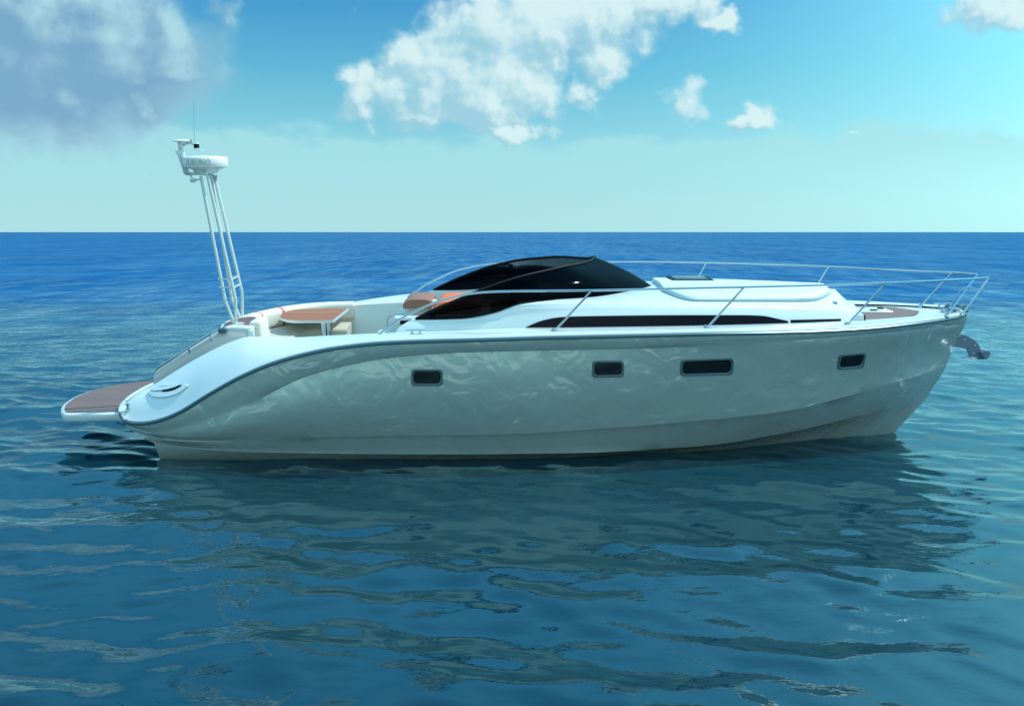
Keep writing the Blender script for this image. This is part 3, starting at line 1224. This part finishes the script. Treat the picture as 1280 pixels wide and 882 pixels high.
# ---------------------------------------------------------------- aft moulding that carries the mast
WALL = [(192.5, 468), (196, 464), (203, 459), (222, 447), (246, 432.5), (266, 420.5), (280, 412.5), (289, 410.2), (300, 410.5), (314, 412), (318, 414)]
am = MB()
arow = []
wl = [A(x, y, -(.95 - .06 * (x - 192) / 126)) for x, y in WALL]
wl_u = [p.x for p in wl]
fw = pchip(wl_u, [p.z for p in wl])
for i, u in enumerate(np.linspace(wl_u[0], -3.27, 60)):
    w = fw(u)
    vy = .95 - .06 * (u - wl_u[0])
    bowl = -.0
    drop = .07 * max(0, min(1, (u + 4.05) / .3)) + .40 * max(0, min(1, (u + 3.60) / .12))
    drop2 = .30 * max(0, min(1, (u + 3.60) / .12))
    lowz = min(w - .06, L_in[3](u) - .2)
    r_ = [Vector((u, y, z)) for y, z in [(-vy - .06, lowz), (-vy - .035, w - .12), (-vy, w - .015), (-vy + .03, w + .010), (-vy + .08, w + .014), (-vy + .14, w + .012 - drop2 * .3), (-vy * .75, w + .005 - drop2), (-.5, w - .02 - drop), (-.25, w - .03 - drop), (.02, w - .05 - drop),
                                          (.14, w - .06 - drop2), (.24, w - .17 - drop2), (.55, w - .22 - drop2), (.86, w - .27 - drop2), (.9, w - .5 - drop2)]]
    arow.append(r_)
am.loft(arow)
endp = arow[-1][:6] + [Vector((arow[-1][5].x, arow[-1][5].y, arow[-1][0].z))]
am.add(endp, [tuple(range(7))])
am.add(arow[0], [tuple(range(len(arow[0])))])
aft = am.build('aft_moulding', M['grey'], yacht, sharp=42)
aft_bvh = BVHTree.FromPolygons([Vector(v) for v in am.v], am.f)
# white cap over the top and round the mast base
cpm = MB()
crow = []
for i, u in enumerate(np.linspace(wl_u[0] + .02, -3.265, 60)):
    w = fw(u) + .006
    drop = .07 * max(0, min(1, (u + 4.05) / .3)) + .40 * max(0, min(1, (u + 3.60) / .12))
    drop2 = .30 * max(0, min(1, (u + 3.60) / .12))
    vy = .95 - .06 * (u - wl_u[0])
    half = [(-vy - .004, w - .022), (-vy + .0, w + .004), (-vy + .03, w + .018), (-vy + .08, w + .022), (-vy + .14, w + .020 - drop2 * .3), (-vy * .75, w + .013 - drop2), (-.5, w - .012 - drop), (-.25, w - .022 - drop), (.02, w - .042 - drop), (.142, w - .053 - drop2), (.242, w - .162 - drop2), (.55, w - .212 - drop2), (.862, w - .262 - drop2)]
    crow.append([Vector((u, y, z)) for y, z in half])
cpm.loft(crow)
aftcap = cpm.build('moulding_top', M['gel'], aft, sharp=42)
# grab rail along the slope
gr = [A(x, y, -.93) for x, y in ((194.5, 466), (194, 463), (198, 459), (212, 450), (234, 436), (256, 421.5), (273, 411.5), (277, 411.5))]
grs = spline(gr, 5)
gm = MB().tube(grs, .013, 8)
for x, y in ((204, 457.5), (236, 436.5), (262, 419)):
    p = A(x, y, -.93)
    gm.tube([p, p + Vector((.02, .02, -.09))], .010, 8)
gm.build('grab_rail', M['steel'], yacht)
p = A(278, 411, -.93)
MB().box((p.x - .05, p.y - .03, p.z - .05), (p.x + .05, p.y + .05, p.z + .01), .012).build('rail_socket', M['rub'], yacht)
# mast base: teak disc with white collar
mb0 = A(301.5, 403.8, -.36)
MW = mb0.z
MBASE = Vector((mb0.x, -.36, MW))
TILT = Matrix.Rotation(R(11), 3, 'X') @ Matrix.Rotation(R(-5), 3, 'Y')


def tilted(mb):
    mb.v = [tuple(MBASE + TILT @ (Vector(p) - MBASE)) for p in mb.v]
    return mb


col = tilted(MB().lathe((MBASE.x, MBASE.y, MW - .13), [(.34, -.12), (.30, .03), (.272, .115), (.255, .13), (.237, .13), (.234, .10), (.001, .10)], 40))
col.build('mast_collar', M['gel'], yacht)
tilted(MB().lathe((MBASE.x, MBASE.y, MW - .12), [(.001, .112), (.234, .112), (.234, .104), (.001, .102)], 40)).build('mast_pad', M['teak'], yacht)
MTOP = MW - .005
# swim-door edge at the forward end of the moulding
p = A(315, 414, -.9)
MB().box((p.x - .05, -.93, p.z - .22), (p.x + .03, -.86, p.z + .02), .02).build('moulding_corner', M['gel'], aft)

# ---------------------------------------------------------------- radar mast
mast = MB()


def V(px, py, v):
    return A(px, py, v)


pole_paths = [
    [V(251, 220, -.30), V(281.5, 376, -.30), V(283, 380, -.30), V(292, 396, -.26)],
    [V(250, 217, -.34), V(257, 217.5, -.38), V(260, 221, -.40), V(293.4, 370, -.40), V(294.4, 375, -.40), V(294.6, 400, -.38)],
    [V(257, 219, -.12), V(262, 219.5, -.10), V(265, 224, -.08), V(289.5, 372, -.08), V(291, 377, -.08), V(301, 395, -.08)],
    [V(258, 218, -.02), V(265, 217.8, -.02), V(268.5, 222, -.02), V(301.2, 360, -.02), V(302.5, 366, -.02), V(303, 394, -.02)],
]
poles = []
root = None
for i, pp in enumerate(pole_paths):
    pb = pp[-1].copy()
    pp = pp[:-1] + [Vector((pb.x, pb.y, MTOP))] if True else pp
    path = []
    for k in range(len(pp)):
        path.append(pp[k])
    if i == 0:
        mm = MB().tube([MBASE + Vector((-.02, 0, -.02)), MBASE + Vector((-.02, 0, .002))], .06, 14)
        root = mm.build('radar_mast', M['mast'], yacht)
    mm = MB().tube(path, .021, 10)
    mm.lathe((pp[-1].x, pp[-1].y, MTOP), [(.001, -.01), (.036, -.01), (.034, .006), (.024, .012), (.022, .03), (.001, .03)], 14)
    poles.append(mm.build('mast_pole', M['mast'], root))
rg = MB()
for f in (.675, .735):
    pts = []
    for pp in (pole_paths[0], pole_paths[1], pole_paths[3], pole_paths[2]):
        a, b = pp[0], pp[-1]
        zt = 3.4 + (1.55 - 3.4) * f
        # point at height zt on the polyline
        for i in range(len(pp) - 1):
            if pp[i].z >= zt >= pp[i + 1].z:
                s = (pp[i].z - zt) / (pp[i].z - pp[i + 1].z + 1e-9)
                pts.append(pp[i].lerp(pp[i + 1], s))
                break
    if len(pts) > 1:
        rg.tube(pts, .010, 8)
        rg.tube([pts[0], pts[0] + Vector((-.04, 0, 0))], .012, 8)
rg.build('mast_rung', M['mast'], root)
# head frame: tray and the raked bracket
hf = MB()
hf.tube(spline([V(230, 213, -.2), V(232.5, 217, -.2), V(240, 217.3, -.2), V(250, 217, -.2), V(258, 218, -.2)], 4), .02, 10)
hf.tube([V(256, 217, -.05), V(258, 216.5, -.36)], .018, 8)
bk = [(218, 188.5), (227.5, 188.5), (228.5, 196), (234, 217.5), (231, 217.5), (228, 212), (222, 195)]
hf.prism([V(x, y, -.26) for x, y in bk], (0, .12, 0), .006)
hf.prism([V(x, y, -.24) for x, y in ((221.5, 178), (227.5, 178), (227.5, 189), (223, 189))], (0, .08, 0), .008)
arm_ = [V(229, 182, -.2), V(233, 179.5, -.2), V(238, 178.5, -.2), V(243, 180.5, -.2)]
hf.tube(spline(arm_, 4), [.018] * 13, 8)
hf.build('mast_bracket', M['mast'], root)
# GPS dish
gd = V(228, 178, -.2)
gp = MB().lathe(gd, [(.001, -.02), (.04, -.02), (.05, 0), (.118, .012), (.12, .02), (.09, .032), (.04, .04), (.001, .042)], 28)
gp.build('antenna_dish', M['dome'], root)
hn_ = V(238.5, 174.5, -.2)
MB().lathe(hn_, [(.001, -.03), (.018, -.03), (.02, .0), (.001, .012)], 12).build('horn', M['letters'], root)
cb = V(245.5, 182.7, -.2)
cbx = MB().box(cb - Vector((.028, .04, .035)), cb + Vector((.024, .04, .038)), .008)
lamp = cbx.build('navigation_light', M['dome'], root)
MB().box(cb + Vector((-.018, -.046, -.028)), cb + Vector((.030, .03, .028)), .004).build('light_lens', M['black'], root)
tr_ = V(250, 188, -.2)
MB().box(tr_ - Vector((.06, .05, .005)), tr_ + Vector((.045, .05, .004)), .003).build('light_tray', M['mast'], root)
MB().tube([V(243.3, 180, -.2), V(242.6, 160, -.2), V(242, 127, -.2)], [.006, .0045, .003], 6).build('whip_antenna', M['letters'], root)
# spotlight under the tray
s1 = V(241.5, 225, -.3)
sp2 = MB().lathe(s1, [(.001, -.035), (.03, -.03), (.045, .0), (.035, .02), (.001, .022)], 16)
sp2.tube([s1, V(238, 219, -.2)], .010, 8)
sp2.tube([s1 + Vector((.02, 0, .0)), V(252, 224, -.25)], .009, 8)
sp2.build('spotlight', M['mast'], root)
# small fitting on the forward pole
f1 = V(269, 222, -.02)
MB().tube([f1 + Vector((0, 0, -.04)), f1 + Vector((.0, 0, .03))], .032, 10).build('pole_clamp', M['letters'], root)
# radome
RV = -.20
rc = V(257.5, 217, RV)
rr_ = .283
rt = V(257.5, 196, RV).z
zl = V(257.5, 209, RV).z
dome = MB().lathe((rc.x, RV, 0), [(.001, rc.z), (.13, rc.z), (.15, rc.z + .02), (.165, zl - .035), (rr_ - .05, zl - .008), (rr_ - .008, zl), (rr_, zl + .02), (rr_ - .003, rt - .018), (rr_ - .016, rt - .004),
                                   (rr_ - .09, rt + .006), (.12, rt + .012), (.001, rt + .014)], 56)
dome.build('radar_dome', M['dome'], root, sharp=45)
# the maker's word round the dome's side
tcu = bpy.data.curves.new('word', 'FONT')
tcu.body = 'FURUNO'
tcu.size = .125
tcu.extrude = .0015
tcu.resolution_u = 4
tob = bpy.data.objects.new('word', tcu)
COL.objects.link(tob)
bpy.context.view_layer.update()
wme = bpy.data.meshes.new_from_object(tob.evaluated_get(bpy.context.evaluated_depsgraph_get()))
bpy.data.objects.remove(tob)
bm = bmesh.new()
bm.from_mesh(wme)
bmesh.ops.subdivide_edges(bm, edges=[e for e in bm.edges if e.calc_length() > .02], cuts=2)
xs = [v.co.x for v in bm.verts]
x0, x1 = min(xs), max(xs)
zmid = (zl + .02 + rt - .03) / 2
for v in bm.verts:
    ang = -math.pi / 2 + ((v.co.x - x0) / (x1 - x0) - .5) * 1.20 - .06
    rad = rr_ + .0015 + v.co.z
    zz = (v.co.y - .045) * .92
    v.co = Vector((rc.x + rad * math.cos(ang), RV + rad * math.sin(ang), zmid + zz))
bm.to_mesh(wme)
bm.free()
wme.materials.append(M['letters'])
wo = bpy.data.objects.new('dome_lettering', wme)
COL.objects.link(wo)
wo.parent = root

# ---------------------------------------------------------------- cockpit furniture


def sweep(path, prof, mb=None, caps=True):
    """closed (out, up) profile along a plan path; out is to the left of travel"""
    P = [Vector(p) for p in path]
    rws = []
    for i, p in enumerate(P):
        tg = P[min(i + 1, len(P) - 1)] - P[max(i - 1, 0)]
        tg.z = 0
        tg.normalize()
        n_ = Vector((-tg.y, tg.x, 0))
        rws.append([p + n_ * a + Vector((0, 0, b)) for a, b in prof])
    mb = mb or MB()
    return mb.loft(rws, closed=True, caps=caps)


def rprof(w, h, r, n=4):
    out_ = []
    for cx, cy, a0 in ((w - r, h - r, 0), (r, h - r, 90), (r, r, 180), (w - r, r, 270)):
        for k in range(n + 1):
            a = R(a0 + 90 * k / n)
            out_.append((cx + r * math.cos(a), cy + r * math.sin(a)))
    return out_


SEATW = 1.33
bp = spline([(-3.66, -.10, 1.30), (-3.65, .12, 1.30), (-3.58, .42, 1.30), (-3.44, .74, 1.30), (-3.22, 1.02, 1.31), (-2.85, 1.22, 1.32), (-2.38, 1.28, 1.33)], 8)
backm = sweep(bp, [(a - .06, b) for a, b in rprof(.20, .275, .075)])
sofa = sweep(spline([(-3.38, -.5, .0), (-3.46, .0, .0), (-3.42, .45, .0), (-3.22, .80, .0), (-2.85, 1.02, .0), (-2.38, 1.06, .0)], 8), [(a - .52, b + 1.17) for a, b in rprof(.60, .16, .05)])
sofa_o = sofa.build('sofa', M['leather2'], yacht, sharp=50)
backm.build('sofa_backrest', M['leather'], sofa_o, sharp=60)
sb = sweep(spline([(-3.38, -.5, 0), (-3.46, 0, 0), (-3.42, .45, 0), (-3.22, .80, 0), (-2.85, 1.02, 0), (-2.38, 1.06, 0)], 8), [(-.44, SOLE), (.05, SOLE), (.05, 1.18), (-.44, 1.18)])
sb.build('sofa_plinth', M['floor'], sofa_o)
# piping bands over the backrest
for k in (17, 27):
    c_ = bp[k]
    seg = [bp[k] + (bp[k + 1] - bp[k]) * f for f in ((0, .5) if k == 17 else (0, .9))]
    band = sweep(seg, [(a * 1.05 - .066, b * 1.02 - .002) for a, b in rprof(.20, .275, .077)])
    band.build('piping_band', M['red'], sofa_o)
# end bolster nearest the quarter
eb = A(327, 398, -.55)
MB().box((eb.x - .085, -.78, SOLE + .2), (eb.x + .075, -.40, eb.z + .005), .045, 4, Matrix.Rotation(R(-4), 3, 'Y'), (eb.x, -.5, 1.3)).build('sofa_bolster', M['leather'], sofa_o)
MB().box((eb.x - .07, -.76, SOLE), (eb.x + .09, -.42, SOLE + .24), .01).build('bolster_base', M['gel'], sofa_o)

# far coaming wall
co = MB()
crw = []
for x, y in ((444, 382), (470, 379.6), (500, 377), (530, 374.5), (548, 373)):
    u, w = at(x, y, 1.36)
    crw.append((u, w))
fcw = pchip([c[0] for c in crw], [c[1] for c in crw])
cr2 = []
for u in np.linspace(-2.36, -.95, 24):
    w = fcw(u)
    vi = t_in(u) - .06
    cr2.append([Vector((u, vi, SOLE)), Vector((u, vi, w - .03)), Vector((u, vi + .01, w - .008)), Vector((u, vi + .04, w)), Vector((u, vi + .10, w - .01)), Vector((u, vi + .16, w - .05)), Vector((u, vi + .2, L_in[3](u) - .03))])
co.loft(cr2)
co.add(cr2[0], [tuple(range(7))])
co.build('far_coaming', M['gel'], yacht, sharp=50)

# cockpit table
TW = 1.53


def atw(px, py, w):
    e = (290 - py) / FPX
    v = (w * CH - CAM_H - e * (YC - w * SH)) / (e * CH - SH)
    u, _ = at(px, py, v)
    return Vector((u, v, w))


tp = [atw(x, y, TW) for x, y in ((417, 400.2), (390, 400.5), (365, 400.3), (352, 397.5), (350.5, 394), (357, 389.5), (372, 386.6), (392, 385.6), (436, 385.2))]
tcurve = [tp[0]] + spline(tp[1:-1], 5) + [tp[-1]]
tbl = MB().prism([p - Vector((0, 0, .035)) for p in tcurve], (0, 0, .035))
tab = tbl.build('cockpit_table', M['mast'], yacht, sharp=30)
cenT = sum(tcurve, Vector()) / len(tcurve)
tins = [cenT + (p - cenT) * .975 + Vector((0, 0, .003)) for p in tcurve]
MB().add(tins, [tuple(range(len(tins)))]).build('table_top', M['table'], tab)
pl = A(405.5, 405, .42)
ped = MB()
ped.box((pl.x - .035, .36, SOLE), (pl.x + .035, .46, TW - .036), .012)
ped.box((pl.x + .045, .37, SOLE), (pl.x + .075, .45, TW - .036), .008)
ped.box((pl.x - .15, .25, SOLE), (pl.x + .15, .57, SOLE + .02), .008)
ped.build('table_pedestal', M['steel'], tab)

# bar console behind the helm
cn0 = A(499, 384, -.1)
con = MB().box((-1.50, -.42, SOLE), (-.72, .62, 1.56), .03)
cons = con.build('bar_console', M['grey'], yacht)
MB().box((-1.47, -.40, 1.562), (-.74, .60, 1.618), 0.0).build('console_recess', M['black'], cons)
MB().box((-1.55, -.46, 1.62), (-.70, .66, 1.662), .014).build('console_top', M['gel'], cons)
# steps / low locker with a small rail aft of the console
st = MB().box((-1.86, -.62, SOLE), (-1.52, .35, 1.36), .03)
loc = st.build('step_locker', M['liner'], yacht)
sr = MB().tube(spline([A(484, 408, -.6), A(484.5, 398, -.6), A(488, 394.5, -.6), A(494, 393, -.6), A(512, 392.7, -.6)], 5), .010, 8)
sr.build('step_rail', M['steel'], loc)
# helm seats
hs = MB().lathe((-1.25, .1, 1.66), [(.001, 0), (.27, 0), (.25, .05), (.25, .11), (.001, .12)], 32)
seat = hs.build('helm_seat', M['leather'], yacht)


def bolster(u0, u1, v0, v1, w0, h, name, m, par):
    mb = MB()
    prof = [(u0, w0), (u0 - .01, w0 + h * .35), (u0 + .05, w0 + h * .82), (u0 + .12, w0 + h), (u1 - .06, w0 + h * .98), (u1, w0 + h * .8), (u1 + .01, w0 + h * .2), (u1 - .02, w0)]
    rws = []
    n_ = 9
    for k in range(n_ + 1):
        v = v0 + (v1 - v0) * k / n_
        s = 1 - .10 * (abs(2 * k / n_ - 1))**6
        cu = (u0 + u1) / 2
        rws.append([Vector((cu + (a - cu) * s, v, w0 + (b - w0) * s)) for a, b in prof])
    mb.loft(rws, closed=True, caps=True)
    return mb.build(name, m, par, sharp=40)


bolster(-1.46, -1.06, -.25, .45, 1.745, .135, 'tan_bolster', M['brown'], seat)
s2 = MB().box((-1.02, -.55, 1.50), (-.30, .55, 1.70), .05)
seat2 = s2.build('helm_bench', M['leather'], yacht)
bolster(-1.03, -.42, -.40, .50, 1.705, .165, 'orange_bolster', M['orange'], seat2)
# far coachroof wing seen behind the seats is part of the coachroof
wq = A(540, 379, -.15)
MB().tube([wq + Vector((-.07, 0, -.05)), wq + Vector((-.02, 0, .0)), wq + Vector((.06, .02, .015))], [.05, .05, .04], 12).build('seat_armrest', M['leather'], seat)

# ---------------------------------------------------------------- anchor hung at the stem
anc = bpy.data.objects.new('anchor', None)
COL.objects.link(anc)
a0 = A(1201, 425, 0)
anc.location = Matrix.Translation((0, YC, 0)) @ (ROT @ a0)
anc.rotation_euler = (HEEL, 0, 0)
tag(anc, 'blue grey galvanised plough anchor hanging from the stem of the yacht', 'anchor')


def AA(px, py, v):
    return A(px, py, v) - a0


T_ = .024
shank = [(1193, 433), (1198, 421), (1202.5, 417.5), (1208, 419), (1218, 424.5), (1224, 431), (1227.5, 441), (1234, 448), (1222, 449.5), (1215, 449), (1212.5, 443), (1209, 436)]
MB().prism([AA(x, y, -T_) for x, y in shank], (0, 2 * T_, 0), .003, 1).build('shank', M['anchor'], anc, sharp=15)
fl = MB()
tipA, l, r2, back = AA(1194, 447.5, 0), AA(1216, 449, -.20), AA(1216, 446.5, .22), AA(1232, 449, 0)
fl.add([tipA, l, back, r2, AA(1213, 443.5, 0)], [(0, 1, 4), (1, 2, 4), (2, 3, 4), (3, 0, 4), (0, 3, 2, 1)])
fl.build('fluke', M['anchor'], anc, sharp=20)
bl_ = [(1227, 441), (1231, 437.5), (1236.5, 438), (1238.5, 442), (1236, 447), (1232.5, 449.5), (1229, 446)]
MB().prism([AA(x, y, -.10) for x, y in bl_], (0, .2, 0), .004, 1).build('blade', M['anchor'], anc, sharp=15)
for x, y in ((1217, 431), (1216, 441), (1204, 424)):
    c_ = AA(x, y, 0)
    MB().tube([c_ + Vector((0, -T_ - .012, 0)), c_ + Vector((0, T_ + .012, 0))], .014, 10).build('shackle_pin', M['letters'], anc)
MB().tube([AA(1229, 440, 0), AA(1232, 436, 0)], .012, 8).build('blade_stem', M['letters'], anc)

# ---------------------------------------------------------------- the sea


def graded(a, b, step, far_lo, far_hi, g):
    core = list(np.arange(a, b + step * .5, step))
    x, s = core[-1], step
    hi_ = []
    while x < far_hi:
        s *= g
        x += s
        hi_.append(x)
    x, s = core[0], step
    lo_ = []
    while x > far_lo:
        s *= g
        x -= s
        lo_.append(x)
    return np.array(lo_[::-1] + core + hi_)


xs = graded(-8.0, 8.0, .045, -20000, 20000, 1.045)
ys = graded(3.6, 17.0, .042, -400, 40000, 1.022)
X, Y = np.meshgrid(xs, ys)
dxs = np.gradient(xs)
dys = np.gradient(ys)
cell = np.maximum(dxs[None, :] * .6, dys[:, None])
Z = np.zeros_like(X)
DXo = np.zeros_like(X)
DYo = np.zeros_like(X)
nw = 120
lam = np.exp(rng.uniform(math.log(.22), math.log(5.0), nw))
spread = rng.normal(0, R(34), nw)
wdir = R(-105) + spread
SLOPE = .125                           # rms surface slope of all the waves together
share = np.where(lam < .34, .80, np.where(lam < 1.3, 1.2, np.where(lam < 2.4, .8, .4)))
share = share / math.sqrt((share**2).sum())
for L, th, sh in zip(lam, wdir, share):
    k = 2 * math.pi / L
    a = SLOPE * math.sqrt(2) * sh / k
    kx, ky = k * math.cos(th), k * math.sin(th)
    ph = rng.uniform(0, 2 * math.pi)
    damp = np.clip(1.6 - cell / (L * .22), 0, 1)
    arg = kx * X + ky * Y + ph
    Z += damp * a * np.cos(arg)
    DXo -= damp * .6 * a * math.cos(th) * np.sin(arg)
    DYo -= damp * .6 * a * math.sin(th) * np.sin(arg)
# calmer and livelier patches
patch = .80 + .28 * np.sin(X * .31 + 1.1 + .5 * np.sin(Y * .23)) * np.sin(Y * .37 + .4 + .6 * np.sin(X * .19))
Z *= patch
ny, nx = X.shape
co_ = np.stack([X + DXo * patch, Y + DYo * patch, Z], -1).reshape(-1, 3)
idx = np.arange(nx * ny).reshape(ny, nx)
quads = np.stack([idx[:-1, :-1], idx[:-1, 1:], idx[1:, 1:], idx[1:, :-1]], -1).reshape(-1, 4)
me = bpy.data.meshes.new('sea')
me.vertices.add(len(co_))
me.vertices.foreach_set('co', co_.ravel())
me.loops.add(quads.size)
me.loops.foreach_set('vertex_index', quads.ravel().astype(np.int32))
me.polygons.add(len(quads))
me.polygons.foreach_set('loop_start', np.arange(0, quads.size, 4, dtype=np.int32))
me.polygons.foreach_set('use_smooth', np.ones(len(quads), dtype=bool))
me.update(calc_edges=True)
me.validate()
sea = bpy.data.objects.new('sea', me)
COL.objects.link(sea)
tag(sea, 'blue open sea with small ripples reaching the horizon', kind='structure')

wm = bpy.data.materials.new('sea_water')
wm.use_nodes = True
t = wm.node_tree
p = t.nodes['Principled BSDF']
tc = nn(t, 'ShaderNodeTexCoord')
geo = nn(t, 'ShaderNodeNewGeometry')
POS = geo.outputs['Position']


def wnoise(scale_xyz, detail, rough=.55):
    mp = nn(t, 'ShaderNodeMapping')
    mp.inputs['Scale'].default_value = scale_xyz
    t.links.new(POS, mp.inputs[0])
    n = nn(t, 'ShaderNodeTexNoise')
    n.inputs['Scale'].default_value = 1.0
    n.inputs['Detail'].default_value = detail
    n.inputs['Roughness'].default_value = rough
    t.links.new(mp.outputs[0], n.inputs['Vector'])
    return n.outputs[0]


cd = nn(t, 'ShaderNodeSeparateXYZ')
t.links.new(POS, cd.inputs[0])
ydist = cd.outputs[1]
# fine capillary ripples
b1 = nn(t, 'ShaderNodeBump')
b1.inputs['Distance'].default_value = .03
b1.inputs['Strength'].default_value = .30
t.links.new(wnoise((2.6, 5.0, 3.0), 4, .5), b1.inputs['Height'])
# wind chop beyond the reach of the modelled waves
b2 = nn(t, 'ShaderNodeBump')
b2.inputs['Distance'].default_value = .16
farf = smooth(t, ydist, 10, 24)
t.links.new(mth(t, 'MULTIPLY', farf, .7), b2.inputs['Strength'])
t.links.new(wnoise((1.3, 1.5, 1.0), 4, .6), b2.inputs['Height'])
t.links.new(b1.outputs[0], b2.inputs['Normal'])
b3 = nn(t, 'ShaderNodeBump')
b3.inputs['Distance'].default_value = 2.2
t.links.new(mth(t, 'MULTIPLY', smooth(t, ydist, 20, 70), .95), b3.inputs['Strength'])
t.links.new(wnoise((.55, .15, 1.0), 6, .6), b3.inputs['Height'])
t.links.new(b2.outputs[0], b3.inputs['Normal'])
NRM = b3.outputs[0]
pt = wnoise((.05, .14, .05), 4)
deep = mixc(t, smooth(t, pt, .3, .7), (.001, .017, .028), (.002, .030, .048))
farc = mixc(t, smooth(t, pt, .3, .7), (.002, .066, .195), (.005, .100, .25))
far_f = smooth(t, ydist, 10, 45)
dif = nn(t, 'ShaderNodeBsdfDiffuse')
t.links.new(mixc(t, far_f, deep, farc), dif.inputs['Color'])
gls = nn(t, 'ShaderNodeBsdfGlossy')
gls.inputs['Roughness'].default_value = .02
gls.inputs['Color'].default_value = (.72, .96, 1.0, 1)
t.links.new(NRM, gls.inputs['Normal'])
fre = nn(t, 'ShaderNodeFresnel')
fre.inputs[0].default_value = 1.34
t.links.new(NRM, fre.inputs['Normal'])
# a sea roughened by wind never reaches full reflection at the horizon: waves hide their own flat backs
cap = mth(t, 'SUBTRACT', 1.0, mth(t, 'MULTIPLY', far_f, .66))
gain = mth(t, 'SUBTRACT', 1.18, mth(t, 'MULTIPLY', smooth(t, ydist, 5, 16), .03))
fac = mth(t, 'MULTIPLY', mth(t, 'MINIMUM', mth(t, 'ADD', mth(t, 'MULTIPLY', fre.outputs[0], gain), .02), .85), cap, clamp=True)
# cat's paws: patches of finer and coarser ripples mirror more or less of the sky
paw = mth(t, 'ADD', mth(t, 'MULTIPLY', wnoise((.75, .15, 1), 5, .65), .65), mth(t, 'MULTIPLY', wnoise((.10, .018, 1), 5, .65), .35))
paw = mth(t, 'ADD', .15, mth(t, 'MULTIPLY', smooth(t, paw, .33, .68), 1.7))
pf = smooth(t, ydist, 16, 45)
paw = mth(t, 'ADD', mth(t, 'MULTIPLY', paw, pf), mth(t, 'SUBTRACT', 1.0, pf))
fac = mth(t, 'MULTIPLY', fac, paw, clamp=True)
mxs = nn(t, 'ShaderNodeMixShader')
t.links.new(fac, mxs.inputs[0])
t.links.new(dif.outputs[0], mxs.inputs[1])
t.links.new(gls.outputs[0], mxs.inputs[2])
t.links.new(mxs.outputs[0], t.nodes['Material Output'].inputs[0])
t.nodes.remove(p)
me.materials.append(wm)
